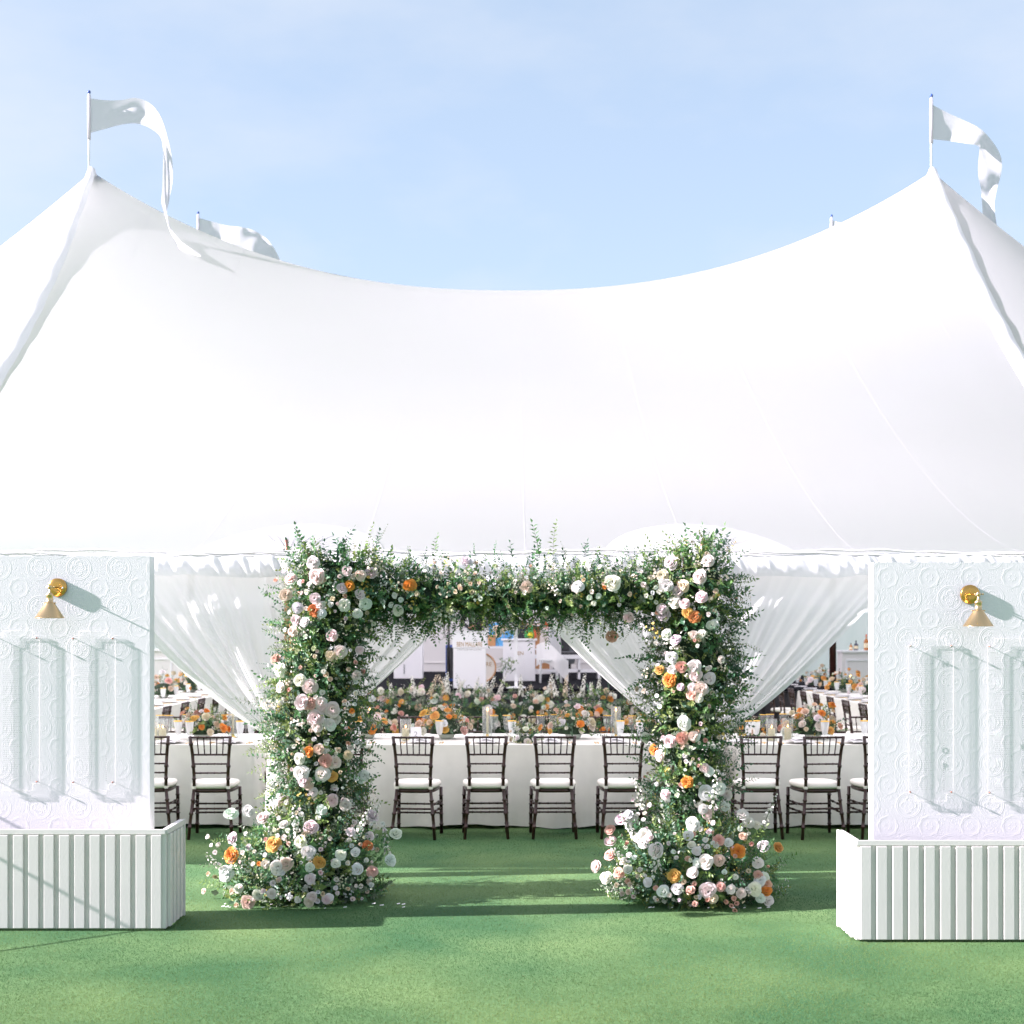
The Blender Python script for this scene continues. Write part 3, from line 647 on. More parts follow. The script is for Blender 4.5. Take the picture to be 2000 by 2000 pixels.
def bloom(parent, pos, nrm, rad, code, kind=None, name=None):
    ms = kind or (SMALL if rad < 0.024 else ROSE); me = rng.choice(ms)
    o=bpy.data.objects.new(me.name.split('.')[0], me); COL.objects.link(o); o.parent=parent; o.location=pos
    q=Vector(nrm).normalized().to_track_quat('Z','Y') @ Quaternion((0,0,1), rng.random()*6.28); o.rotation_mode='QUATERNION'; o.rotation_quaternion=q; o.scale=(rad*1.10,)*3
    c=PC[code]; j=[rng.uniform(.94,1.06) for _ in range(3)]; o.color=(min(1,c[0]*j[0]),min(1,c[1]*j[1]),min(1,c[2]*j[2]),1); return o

# ------------------------------------------------------------------ flower arch
DA=10.42
def tab(rows):
    ys=[(HOR-r_[0])/FPX*DA+EYE for r_ in rows][::-1]; l=[(r_[1]-1000)/FPX*DA for r_ in rows][::-1]; rr_=[(r_[2]-1000)/FPX*DA for r_ in rows][::-1]
    return np.array(ys),np.array(l),np.array(rr_)
LEG=[tab([(1085,575,745),(1150,570,735),(1250,565,722),(1300,555,705),(1350,535,705),(1400,518,702),(1450,530,702),(1500,535,698),(1550,538,695),(1600,535,705),(1740,535,705)]),
     tab([(1075,1318,1412),(1150,1310,1425),(1250,1275,1425),(1300,1270,1445),(1350,1262,1440),(1400,1272,1425),(1450,1285,1410),(1500,1290,1400),(1550,1280,1400),(1600,1265,1410),(1740,1265,1410)])]
RY=0.25
def f_leg(k,p):
    ys,l,r_=LEG[k]; z=min(max(p[2],ys[0]),ys[-1]); a=np.interp(z,ys,l); b=np.interp(z,ys,r_); cx=(a+b)/2; hx=(b-a)/2
    e=((p[0]-cx)/hx)**2+((p[1]-DA)/RY)**2
    if p[2]>ys[-1]: e+=((p[2]-ys[-1])/0.06)**2
    return math.sqrt(e)
BX0,BX1=-1.45,1.22
def beamc(x):
    q=(x-BX0)/(BX1-BX0); return 2.07+0.02*math.sin(q*9), 0.165+0.035*math.sin(q*7+1), 0.18
def f_beam(p):
    x=min(max(p[0],BX0),BX1); zc,rz_,ry=beamc(x); return math.sqrt(((p[2]-zc)/rz_)**2+((p[1]-DA)/ry)**2+((p[0]-x)/0.2)**2)
MND=[(-1.44,10.28,0.52,0.46,0.56),(1.24,10.24,0.55,0.48,0.56)]
def f_mound(k,p):
    c=MND[k]; return math.sqrt(((p[0]-c[0])/c[2])**2+((p[1]-c[1])/c[3])**2+(max(p[2],0)/c[4])**2)
def locate(px_,py_,fs):
    best=(9,None)
    d=9.4
    while d<11.0:
        p=P(px_,py_,d); v=min(f(p) for f in fs)
        if v<best[0]: best=(v,p)
        if v<=1.06: return p
        d+=0.01
    return best[1]
def grad(p,fs):
    f=lambda q:min(g_(q) for g_ in fs); e=0.01; return Vector([(f(p+Vector(v)*e)-f(p-Vector(v)*e)) for v in ((1,0,0),(0,1,0),(0,0,1))])
arch=thing('floral_arch','tall green foliage arch with white, blush and orange roses over the tent entrance','floral arch',(0,DA,0))
moundL=thing('flower_mound','ground flower mound with orange poppy bloom at the foot of the first arch column','flower arrangement',(MND[0][0],MND[0][1],0),0,'flower mounds at the arch feet')
moundR=thing('flower_mound','ground flower mound with peach roses and yellow rosebud at the second arch column foot','flower arrangement',(MND[1][0],MND[1][1],0),0,'flower mounds at the arch feet')
AF=[lambda p:f_leg(0,p),lambda p:f_leg(1,p),f_beam]
# metal frame inside the arch
for k,x in enumerate((-1.36,1.28)):
    for dx in (-0.07,0.07):
        mb=MB(); mb.tube([(x+dx,0.0,0),(x+dx,0.0,2.28 if dx>0 else 2.38)],0.014,8); obj('frame_post',mb,M['copper'],arch)
mb=MB(); mb.tube([(-1.5,0,2.1),(1.4,0,2.1)],0.014,8); obj('frame_bar',mb,M['copper'],arch)
# cores
def core(fn_list, name, parent, org, build):
    o=obj(name,build,M['core'],parent); return o
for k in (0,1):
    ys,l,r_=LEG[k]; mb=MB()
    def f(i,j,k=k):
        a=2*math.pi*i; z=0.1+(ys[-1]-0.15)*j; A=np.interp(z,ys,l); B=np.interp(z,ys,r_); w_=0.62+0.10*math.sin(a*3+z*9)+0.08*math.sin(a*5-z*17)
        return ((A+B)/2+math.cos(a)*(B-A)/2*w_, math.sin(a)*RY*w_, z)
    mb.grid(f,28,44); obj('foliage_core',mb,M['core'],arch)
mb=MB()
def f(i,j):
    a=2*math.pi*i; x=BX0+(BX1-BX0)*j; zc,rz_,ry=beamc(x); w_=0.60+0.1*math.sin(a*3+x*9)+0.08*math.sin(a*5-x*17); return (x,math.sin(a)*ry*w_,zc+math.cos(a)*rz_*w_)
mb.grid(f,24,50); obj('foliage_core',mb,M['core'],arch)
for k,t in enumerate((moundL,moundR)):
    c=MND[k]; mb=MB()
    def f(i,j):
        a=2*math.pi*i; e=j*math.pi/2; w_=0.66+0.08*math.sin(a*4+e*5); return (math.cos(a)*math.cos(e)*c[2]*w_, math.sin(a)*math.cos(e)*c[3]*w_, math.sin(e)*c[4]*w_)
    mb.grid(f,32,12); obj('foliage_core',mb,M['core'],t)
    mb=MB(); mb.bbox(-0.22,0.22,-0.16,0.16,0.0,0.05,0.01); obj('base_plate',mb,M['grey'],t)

def samp_arch(n):
    O=[];Dv=[]
    while len(O)<n:
        q=rng.random()
        if q<0.66:
            k=0 if q<0.33 else 1; ys,l,r_=LEG[k]; z=rng.uniform(0.22,ys[-1]); a=rng.uniform(-math.pi,0) if rng.random()<0.72 else rng.uniform(0,math.pi)
            A=np.interp(z,ys,l);B=np.interp(z,ys,r_); w_=rng.uniform(0.55,0.95); nx,ny=math.cos(a),math.sin(a)
            O.append(((A+B)/2+nx*(B-A)/2*w_, DA+ny*RY*w_, z)); Dv.append((nx*1.0+rng.gauss(0,.45), ny*1.0+rng.gauss(0,.45), rng.gauss(0.05,.55)+(0.8 if z>2.2 else 0)))
        else:
            x=rng.uniform(BX0,BX1); zc,rz_,ry=beamc(x); a=rng.uniform(0,6.283); w_=rng.uniform(.5,.95); ny,nz=math.cos(a),math.sin(a)
            if ny>0 and rng.random()<0.5: ny=-ny
            O.append((x,DA+ny*ry*w_,zc+nz*rz_*w_)); Dv.append((rng.gauss(0,.6),ny+rng.gauss(0,.35),nz*0.9+rng.gauss(0,.45)))
    return np.array(O),np.array(Dv)
def greens(n, light=0.0):
    idx=nr.integers(0,len(GREENS),n); c=GREENS[idx].copy(); m=nr.random(n)<0.16+light; c[m]=np.array([0.21,0.27,0.075]); m=nr.random(n)<0.12; c[m]=np.array([0.20,0.25,0.17]); return c
def leaf_object(parent, variants, O, Dv, smin, smax, cols=None, name='foliage', m='leaf', light=0.0):
    base=np.array(parent.location); me=scatter_mesh(name,variants,O-base,Dv,smin+(smax-smin)*nr.random(len(O)),greens(len(O),light) if cols is None else cols); o=obj(name,me,M[m],parent); return stuff(o)
O,Dv=samp_arch(3500); leaf_object(arch,SPR,O,Dv,0.55,1.15)
O,Dv=samp_arch(800); leaf_object(arch,FINE,O,Dv,0.6,1.1,light=0.45)
O,Dv=samp_arch(160); leaf_object(arch,BIGL,O,Dv,0.5,0.9)
BLC=np.array([[0.78,0.76,0.68],[0.74,0.66,0.52],[0.80,0.80,0.76],[0.60,0.62,0.40],[0.62,0.48,0.12]])
def blc(n,p=(.35,.25,.2,.12,.08)): return BLC[nr.choice(5,n,p=p)]
O,Dv=samp_arch(700); leaf_object(arch,BLS,O,Dv,0.8,1.3,blc(700),'blossom_spray','bloom')
# reaching sprigs told apart against the tent: separate parts
SPM=[]
for k,v in enumerate(SPR+[SPR[1]]):
    sc=nr.random(1)*0+1.0; me=scatter_mesh('leafy_sprig',[v],np.zeros((1,3)),np.array([[0,0,1.0]]),np.array([1.0]),GREENS[k%6:k%6+1]); me.materials.append(M['leaf']); SPM.append(me)
def reach(parent, px_, py_, dx, dz, sc, fs, dy=-0.1):
    p=locate(px_,py_,fs); o=bpy.data.objects.new('leafy_sprig',rng.choice(SPM)); COL.objects.link(o); o.parent=parent; o.location=p-Vector(parent.location)
    o.rotation_mode='QUATERNION'; o.rotation_quaternion=Vector((dx,dy+rng.gauss(0,.15),dz)).normalized().to_track_quat('Z','Y')@Quaternion((0,0,1),rng.random()*6.28); o.scale=(sc,)*3
for k in range(46):    # top edge
    x=560+870*rng.random(); up=rng.uniform(0.6,1.2)*(0.75 if 760<x<1300 else 1.0); reach(arch,x,1108+rng.uniform(-8,14),rng.gauss(0,.5),1.0,up,AF)
for x,h_ in ((1055,1.3),(1080,1.2),(1385,1.35),(1400,1.5),(1370,1.2),(1415,1.3),(1350,1.0),(565,1.1),(600,1.2),(670,1.2),(720,1.0),(850,1.1),(1000,1.0),(1140,.9),(640,1.0)):
    reach(arch,x,1092,rng.gauss(0,.28),1.0,h_,AF)
for k in range(44):    # column outer and inner edges
    y=rng.uniform(1130,1560)
    for px_,sx in ((560,-1),(700,1),(1275,-1),(1425,1)):
        if rng.random()<0.62: reach(arch,px_+rng.uniform(-12,12),y+rng.uniform(-20,20),sx*1.0,rng.gauss(0.05,.5),rng.uniform(.7,1.15),AF)
for k in range(60):    # hanging from the beam
    reach(arch,720+570*rng.random(),1205+rng.uniform(-14,14),rng.gauss(0,.45),-1.0,rng.uniform(.5,1.05),AF)
for y in (1240,1290,1330,1375,1415):
    for j in range(4): reach(arch,1425+rng.uniform(-14,10),y+rng.uniform(-22,22),1.0,rng.gauss(.0,.4),rng.uniform(.8,1.3),AF)
for k,(t,c) in enumerate(((moundL,MND[0]),(moundR,MND[1]))):
    O=[];Dv=[]
    for _ in range(900):
        a=rng.uniform(-math.pi,0.0) if rng.random()<.75 else rng.uniform(0,math.pi); e=math.asin(rng.random()**1.1)*0.98; w_=rng.uniform(.6,.95)
        n_=Vector((math.cos(a)*math.cos(e),math.sin(a)*math.cos(e),math.sin(e))); O.append((c[0]+n_.x*c[2]*w_,c[1]+n_.y*c[3]*w_,max(0.02,n_.z*c[4]*w_))); Dv.append((n_.x+rng.gauss(0,.4),n_.y+rng.gauss(0,.4),n_.z*0.8+0.25+rng.gauss(0,.3)))
    O=np.array(O);Dv=np.array(Dv); leaf_object(t,SPR,O[:520],Dv[:520],0.6,1.15); leaf_object(t,FINE,O[520:720],Dv[520:720],.6,1.1,light=.3); leaf_object(t,BIGL,O[720:800],Dv[720:800],.6,1.1); leaf_object(t,BLS,O[800:],Dv[800:],.7,1.2,blc(100),'blossom_spray','bloom')
    mf=[lambda p,k=k:f_mound(k,p)]
    for j in range(34):
        a=rng.uniform(-math.pi*1.0,0); z=rng.uniform(.03,.4); pos=Vector((c[0]+math.cos(a)*c[2]*.85,c[1]+math.sin(a)*c[3]*.85,z)); o=bpy.data.objects.new('leafy_sprig',rng.choice(SPM)); COL.objects.link(o); o.parent=t; o.location=pos-Vector(t.location); o.rotation_mode='QUATERNION'; o.rotation_quaternion=Vector((math.cos(a),math.sin(a)*.6,rng.uniform(.1,.9))).normalized().to_track_quat('Z','Y'); o.scale=(rng.uniform(.6,1.0),)*3

def zone(s, ox, oy, sc):
    res=[]
    for it in s.split(';'):
        it=it.strip()
        if not it: continue
        a=it.split(','); sz=0.043
        code=a[2][0]
        if 's' in a[2][1:]: sz=0.021
        if 'b' in a[2][1:]: sz=0.052
        res.append((ox+float(a[0])/sc, oy+float(a[1])/sc, code, sz))
    return res
Z1=zone('1095,460,B;1125,580,Bb;890,635,B;990,640,Ws;1040,720,Ws;1075,645,Ws;1360,530,B;1465,570,B;1590,585,B;1320,690,B;1380,660,O;1455,745,B;1345,755,Ps;1105,780,B;1335,835,W;1540,810,W;1245,780,Cs;1170,825,Ws;1230,835,Ws;965,865,W;1105,885,R;965,975,B;1030,1000,W;1700,795,Ws;1770,820,Ws;1800,745,Ws;1860,780,Ws;1835,855,W;1610,955,Ws;1235,1110,B;1295,1250,B;820,1425,Wb;825,1590,W;975,1515,W;1050,1570,Bb;1145,1620,Ws;1095,1660,Ws;985,1710,Bb;1040,1720,P;1130,1715,W;1220,1770,Bb;1090,1845,Bb;1200,1900,W;1180,1460,Cs;1380,1785,Os;1920,680,O;850,750,C;870,1060,Ws;1400,1720,Ws;1320,1700,Cs;1210,1500,Cs;1160,1430,Ws;960,1260,Gs;1090,1230,Gs;800,1340,P',380,1000,4.6)
Z2=zone('1210,80,W;1105,95,Cs;1115,150,Cs;1050,120,Cs;1175,240,Ws;1125,255,Ws;920,260,Ws;1040,310,O;965,370,W;1170,390,P;1240,400,B;980,500,Wb;1145,510,Wb;1220,530,Y;1000,580,B;1095,420,Ws;1215,745,B;1325,790,B;1300,745,Bs;1470,530,W;1345,240,Ps;1080,200,Ws;960,200,Ws;1160,300,Ws;1240,640,Ws;760,620,Ws;800,700,Ws;860,760,Ws',380,1400,4.6)
M1=zone('370,935,Wb;520,900,W;650,970,B;1040,1040,Bb;960,1155,W;1020,1245,Wb;735,1180,Yb;670,1135,Ps;390,1270,Ob;400,1130,B;345,1420,Wb;770,1370,Wb;840,1340,C;1115,1320,Y;1430,1390,Wb;1550,1405,P;1700,1310,W;1505,1195,R;1550,940,Bb;1755,1085,W;1500,990,Bs;480,1250,Ws;770,1480,Cs;1140,1590,Cs;1200,1655,Cs;1505,1570,Cs;600,1620,Cs;190,1420,Cs;245,1440,Cs;210,1185,Ws;270,1180,Ws;240,1240,Ws;180,1110,Ws;150,1570,Cs;520,1660,C;430,1680,Cs;1100,1650,Ws;1590,1225,Cs;1500,1310,Ws;615,1340,Os;800,1020,Ws;850,1060,Ws;820,1120,Ws;900,1010,Ws;780,960,Ws;1400,1000,Ws;1380,1060,Ws;1410,1110,Ws;1360,1150,Ws;1440,1040,Ws;1640,1000,Ws;1660,1060,Ws;1600,1040,Ws;1380,1190,Ws;740,1060,Ws;1200,1130,Ws;960,930,Ws;1100,960,Ws',380,1400,4.6)
Z3=zone('755,460,Bb;1000,370,Bs;1020,440,B;960,585,Bb;840,665,C;775,720,B;645,670,Wb;590,650,Ws;720,800,W;965,770,B;610,845,B;840,840,B;670,930,Bb;905,950,R;165,660,Wb;320,740,Cs;440,670,Ws;465,750,Ws;520,730,Ws;580,720,Ws;545,690,Ws;510,760,Ws;310,905,B;165,1055,P;95,690,Os;620,600,C;725,1310,W;795,1390,P;900,1390,Bb;910,1460,B;705,1510,Ob;1025,1490,W;945,1585,Bb;885,1640,P;1045,1625,Cs;1010,1745,Cs;815,1880,W;500,1610,Cs;40,750,Ws;450,1600,Cs;430,1760,Cs;460,1800,Ws',1160,1000,4.6)
Z4=zone('820,60,W;540,170,W;725,210,Bb;805,185,P;870,155,Ps;920,130,Ps;890,210,Ps;980,205,Ps;600,290,O;645,340,B;845,580,O;685,700,B;975,670,Wb;1070,640,W;1125,710,W;990,860,B;1000,940,Ws;1200,60,Ws;1130,280,Ws;1220,100,Cs;840,330,Gs;790,350,Gs',1160,1400,4.6)
M2=zone('300,980,Bb;350,940,W;200,1065,P;490,1100,W;205,1165,Bb;85,1360,B;210,1280,P;275,1420,P;170,1460,W;585,1230,Wb;255,1520,Cs;365,1515,Cs;350,1575,Cs;300,1590,Cs;895,1010,Wb;850,1110,W;990,1140,Ws;1010,1200,Ws;1100,1145,P;1265,1235,Ob;1000,1320,Wb;890,1420,W;1105,1310,C;735,1440,Y;810,1490,Cs;640,1570,W;760,1550,W;690,1600,Ws;1010,1560,Bb;1160,1655,Ps;1210,1690,Ps;1230,1630,Ps;1250,1670,Ps;1240,1730,Ps;1590,1210,Y;1480,1200,W;1430,1330,W;1500,1570,O;1510,1650,W;1300,940,W;1360,1000,W;1310,900,Ws;1320,1130,Ps;1400,1550,W;1080,890,Ws;1060,1000,Ws;750,1290,Ws;730,1240,Ws;690,1170,Ws;870,1310,Ws;400,1290,Ws;330,1210,Ws;360,1270,Ws;300,1330,Ws;420,850,Ws;385,800,Ws;460,795,Ws;470,860,Ws;430,930,Ws;490,925,Ws;480,980,Ws;1280,1050,Ws;1350,1400,Cs;1450,1480,W;930,1350,Ws;1150,1410,Ws',1160,1400,4.6)
Z5=zone('235,435,O;145,575,W;95,540,Ws;120,495,Ws;160,515,Ws;35,530,Ws;625,300,W;665,440,Cs;590,455,Cs;700,385,Cs;730,440,Cs;675,485,Cs;995,430,Ws;1075,460,C;1075,410,Ws;1140,410,Ws;1060,490,Ws;1445,450,W;1545,475,Ws;1525,505,Ws;1555,540,Ws;1590,500,Ws;700,310,Cs;560,480,Cs;840,330,Gs;860,470,Gs',740,1030,3.715)
def place(zs, parent, fs):
    base=Vector(parent.location)
    for (x,y,c,sz) in zs:
        p=locate(x,y,fs); n_=grad(p,fs).normalized(); tocam=(Vector((0,0,EYE))-p).normalized()
        nn=n_*0.45+tocam*0.75+Vector((rng.gauss(0,.22)-0.12,0,rng.gauss(0.12,.2)))
        p=p+n_*0.045+tocam*0.035; kind=FRILL if (c=='O' and sz>0.05) or (sz>0.04 and rng.random()<0.08) else None
        bloom(parent,p-base,nn,sz*rng.uniform(.9,1.1),c,kind)
        if min(f(p) for f in fs)>1.42:      # blooms that reach out stand on a visible stem
            e=p-n_*0.28+Vector((0,0,-0.06)); e.z=max(e.z,0.03); m_=(p+e)/2+Vector((0,0,-0.02)); mb=MB(); mb.tube([p-nn.normalized()*0.01-base,m_-base,e-base],0.0028,5); obj('stem',mb,M['stem'],parent)
place(Z1+Z5+Z2+Z3+Z4,arch,AF)
place(M1,moundL,[lambda p:f_mound(0,p)]); place(M2,moundR,[lambda p:f_mound(1,p)])
ZX=[(rng.uniform(548,712),rng.uniform(1110,1600),rng.choice('WWCCWBP'),rng.uniform(.013,.022)) for _ in range(75)]+[(rng.uniform(1272,1425),rng.uniform(1100,1600),rng.choice('WWCCWBP'),rng.uniform(.013,.022)) for _ in range(75)]+[(rng.uniform(720,1280),rng.uniform(1110,1200),rng.choice('WWCCG'),rng.uniform(.012,.02)) for _ in range(45)]
ZX+=[(rng.uniform(575,695),rng.uniform(1120,1600),rng.choice('WWBBC'),rng.uniform(.030,.040)) for _ in range(16)]+[(rng.uniform(1290,1405),rng.uniform(1120,1600),rng.choice('WWBBCY'),rng.uniform(.030,.040)) for _ in range(20)]
place(ZX,arch,AF)
place([(rng.uniform(455,735),rng.uniform(1620,1760),rng.choice('WWWCB'),rng.choice([.014,.018,.022,.034])) for _ in range(70)],moundL,[lambda p:f_mound(0,p)]); place([(rng.uniform(1205,1490),rng.uniform(1620,1765),rng.choice('WWWCBP'),rng.choice([.014,.018,.022,.034])) for _ in range(75)],moundR,[lambda p:f_mound(1,p)])
# a few blooms round the sides and back, as the arch has in the round
for _ in range(36):
    k=rng.randint(0,1); ys,l,r_=LEG[k]; z=rng.uniform(.5,2.2); a=rng.uniform(0.2,math.pi-.2); A=np.interp(z,ys,l);B=np.interp(z,ys,r_)
    bloom(arch,Vector(((A+B)/2+math.cos(a)*(B-A)/2,math.sin(a)*RY,z)),(math.cos(a),math.sin(a),.2),.042,rng.choice('WBBWPC'))
# flower spires in the mounds
def spire(parent, pos, d, L_, code='W', n=22, r0=0.013):
    t=MB(); t.tube([pos, pos+d*L_],[0.003,0.0015],5); st=obj('flower_spire',t,M['stem'],parent)
    O=[];Dv=[];sc=[]
    for k in range(n):
        q=.25+.75*k/n; a=k*2.4; x=d.orthogonal().normalized(); y=d.cross(x); o_=(x*math.cos(a)+y*math.sin(a)); O.append(pos+d*L_*q+o_*0.008); Dv.append(o_+d*.4); sc.append((1.25-q*.8)*r0/0.009)
    v=blossom_variant(5,1,0.012,0.009)
    me=scatter_mesh('spire_blooms',[v],np.array([tuple(q) for q in O]),np.array([tuple(q) for q in Dv]),np.array(sc),np.tile(np.array(PC[code]),(n,1))); o=obj('spire_blooms',me,M['bloom'],st); stuff(o)
for t,lst in ((moundL,[(760,1690,-.1,1,.3),(690,1650,.4,.9,.3),(585,1660,-.1,1,.32),(720,1640,.3,1,.3),(460,1720,-.7,.7,.28)]),(moundR,[(1260,1600,-.25,1,.3),(1250,1650,-.5,.8,.28),(1390,1610,.05,1,.42),(1480,1640,.35,1,.36),(1240,1700,-.6,.6,.25),(1290,1720,-.2,.9,.25)])):
    k=0 if t is moundL else 1
    for (x,y,dx,dz,L_) in lst:
        p=locate(x,y,[lambda q,k=k:f_mound(k,q)]); spire(t,p-Vector(t.location),Vector((dx,-.25,dz)).normalized(),L_)

# fallen petals on the lawn
mb=MB(); pb=[]
for k in range(26):
    x=rng.uniform(-2.0,-0.7) if rng.random()<.6 else rng.uniform(0.7,1.9); y=rng.uniform(9.68,9.86) if True else 0
    m_=MB(); r_=rng.uniform(.006,.014); m_.add([(-r_,-r_*.6,0),(r_,-r_*.7,.003),(r_*.8,r_*.8,.006),(-r_*.9,r_*.6,.002)],[(0,1,2,3)]); pb.append((m_,x,y))
    mb.add([(vx+x,vy+y,vz+.02) for vx,vy,vz in m_.v],[(0,1,2,3)])
o=obj('fallen_petals',mb,M['china']); stuff(o); tag(o,'scattered white petals fallen on the grass before the flower mounds','petals')

# ------------------------------------------------------------------ tables and chairs
YT, YTB, ZT = 13.74, 15.24, 0.77
def banquet_table(label, x0, x1, y0, y1, seed, fine=True):
    t=thing('banquet_table',label,'table',((x0+x1)/2,(y0+y1)/2,0),0,'banquet tables under sage linen'); lx,ly=(x1-x0),(y1-y0); rr=random.Random(seed); ph=[rr.random()*6.28 for _ in range(6)]
    per=2*(lx+ly); n=int(per/ (0.04 if fine else 0.12))
    def edge(q):
        d=q*per
        if d<lx: return -lx/2+d,-ly/2,0,-1
        d-=lx
        if d<ly: return lx/2,-ly/2+d,1,0
        d-=ly
        if d<lx: return lx/2-d,ly/2,0,1
        d-=lx; return -lx/2,ly/2-d,-1,0
    def f(i,j):
        x,y,nx,ny=edge(min(i,0.99999) if i<1 else 0.0); s=i*per; z=ZT-(ZT-0.025)*j
        wv=0.012*math.sin(s*5.1+ph[0])+0.010*math.sin(s*11.3+ph[1]+j)+0.006*math.sin(s*23+ph[2])
        bl=j**1.1*(0.045+wv*3.4)+ (0.004 if 0<j<0.06 else 0)
        zz=z+(0.016*math.sin(s*4.1+ph[3])*j)
        return (x+nx*bl,y+ny*bl,zz)
    mb=MB(); mb.grid(f,n,14); k=len(mb.v); mb.grid(lambda i,j:(-lx/2+lx*i,-ly/2+ly*j,ZT+0.0004),2,2)
    c=obj('tablecloth',mb,M['cloth'],t)
    mb=MB(); mb.box(-lx/2+.03,lx/2-.03,-ly/2+.03,ly/2-.03,ZT-.04,ZT-.012); obj('tabletop',mb,M['woodl'],t)
    lg=MB().tube([(0,0,0),(0,0,ZT-.04)],.02,8).mesh('leg'); lg.materials.append(M['grey'])
    for sx in (-1,1):
        for sy in (-1,1): obj('leg',lg,None,t,(sx*(lx/2-.12),sy*(ly/2-.12),0))
    return t
banquet_table('long sage-clothed table standing in the middle of the arch opening',-1.95,1.95,YT,YTB,1)
banquet_table('sage-clothed table ending behind the first arch column',-6.2,-2.39,YT,YTB,2)
banquet_table('sage-clothed table starting behind the second arch column',2.10,6.2,YT,YTB,3)
banquet_table('long table running away under orange flowers, behind the shaded wall panel',-6.4,-4.75,17.2,30,4,False)
banquet_table('long table running away towards the bar, behind the sunlit wall panel',4.95,6.6,17.2,30,5,False)

def ringed(pts, r0, rings, n=8, rr=1.35):
    # bamboo-turned rod with raised rings
    a,b=[Vector(p) for p in (pts[0],pts[-1])]; P_=[];Rr=[]
    T=[0.0]
    for q in rings: T+= [q-0.012,q-0.008,q+0.008,q+0.012]
    T.append(1.0)
    def at(t):
        f=t*(len(pts)-1); i=min(int(f),len(pts)-2); return Vector(pts[i]).lerp(Vector(pts[i+1]),f-i)
    ks=sorted(set(T+[i/(len(pts)-1) for i in range(len(pts))]))
    for t in ks:
        P_.append(at(t)); Rr.append(r0*rr if any(abs(t-q)<0.0095 for q in rings) else r0)
    return P_,Rr
def chair_parts():
    L_=[]
    for s in (-1,1):
        # rear post: smooth splayed path
        pts=[(s*.19,-.235,0),(s*.178,-.222,.15),(s*.160,-.205,.32),(s*.148,-.195,.45),(s*.148,-.200,.56),(s*.158,-.218,.74),(s*.176,-.245,.905)]
        P_,Rr=ringed(pts,.0145,[.12,.24,.36,.62,.74,.93]); L_.append(('back_post',MB().tube(P_,Rr,10),'wood'))
        P_,Rr=ringed([(s*.195,.205,0),(s*.19,.20,.42)],.0155,[.2,.42,.62,.82]); L_.append(('front_leg',MB().tube(P_,Rr,10),'wood'))
        for zz,zf in ((.235,.235),(.30,.30)):
            P_,Rr=ringed([(s*.165,-.21,zz-.0),(s*.192,.2,zf)],.009,[.3,.7]); L_.append(('stretcher',MB().tube(P_,Rr,7),'wood'))
    def rail(z,y,hw,r_,rg): P_,Rr=ringed([(-hw,y,z),(hw,y,z)],r_,rg); L_.append(('back_rail',MB().tube(P_,Rr,8),'wood'))
    rail(.895,-.243,.172,.0095,[.2,.4,.6,.8]); rail(.742,-.218,.157,.0085,[.15,.38,.62,.85]); rail(.66,-.209,.153,.0075,[.2,.4,.6,.8]); rail(.58,-.202,.149,.0075,[.2,.4,.6,.8])
    for k in range(5):
        q=(k-2)/3.0; P_,Rr=ringed([(q*.157,-.218,.742),(q*.172,-.243,.895)],.0055,[.3,.65]); L_.append(('spindle',MB().tube(P_,Rr,7),'wood'))
    for z,y,hw in ((.268,-.208,.163),(.265,.2,.19),(.185,.203,.192)):
        P_,Rr=ringed([(-hw,y,z),(hw,y,z)],.0085,[.2,.4,.6,.8]); L_.append(('stretcher',MB().tube(P_,Rr,7),'wood'))
    def tray(z0,z1,gro,pw=4.0,dome=0.0):
        mb=MB(); n=40; rows=[]
        prof=[(0.0,0),(0.94,0),(1.0,.25),(1.0,.7),(.95,1.0),(.8,1.0+dome*.5),(.45,1+dome),(0,1+dome)]
        vs=[]
        for (k,h) in prof:
            for i in range(n):
                a=2*math.pi*i/n; c,s_=math.cos(a),math.sin(a); e=(abs(c)**pw+abs(s_)**pw)**(-1/pw); x=c*e*k; y=s_*e*k
                wd=.172+.032*(y*.5+.5); vs.append((x*(wd+gro),y*(.213+gro)+.005,z0+(z1-z0)*h))
        fs=[(i*n+k,i*n+(k+1)%n,(i+1)*n+(k+1)%n,(i+1)*n+k) for i in range(len(prof)-1) for k in range(n)]
        return mb.add(vs,fs,True)
    L_.append(('seat',tray(.405,.44,.0),'wood')); L_.append(('cushion',tray(.442,.490,.012,3.6,.25),'cushion'))
    for s in (-1,1):
        mb=MB(); mb.lathe([(.018,-.012),(.02,0),(.018,.012)],12,(s*.149,-.196,.452)); L_.append(('cushion_tie',mb,'cushion'))
    return L_
CP=chair_parts()
def make_chair(label,loc,rz):
    t=thing('chiavari_chair',label,'chair',loc,rz,'dark chiavari chairs with ivory cushions')
    for nme,mb,mm in CP: obj(nme,mb,M[mm],t)
    return t
YC=13.235
chairs=[(287,'dark chiavari chair half hidden by the shaded wall panel edge',0.03),(412,'dark chiavari chair standing clear between shaded panel and first arch column',-0.02),
 (668,'dark chiavari chair mostly hidden behind the first arch column',0.03),(812,'dark chiavari chair nearest the first column inside the arch, cushion raised',-0.06),(948,'dark chiavari chair second from the first column inside the arch',0.0),
 (1082,'dark chiavari chair third from the first column inside the arch',0.02),(1216,'dark chiavari chair inside the arch partly behind the second column',0.0),(1352,'dark chiavari chair hidden behind the second arch column',0.0),(1486,'dark chiavari chair just outside the second arch column',0.03),
 (1600,'dark chiavari chair between second arch column and sunlit panel, clear of both',0.08),(1722,'dark chiavari chair cut off by the sunlit wall panel',0.05)]
proto=None
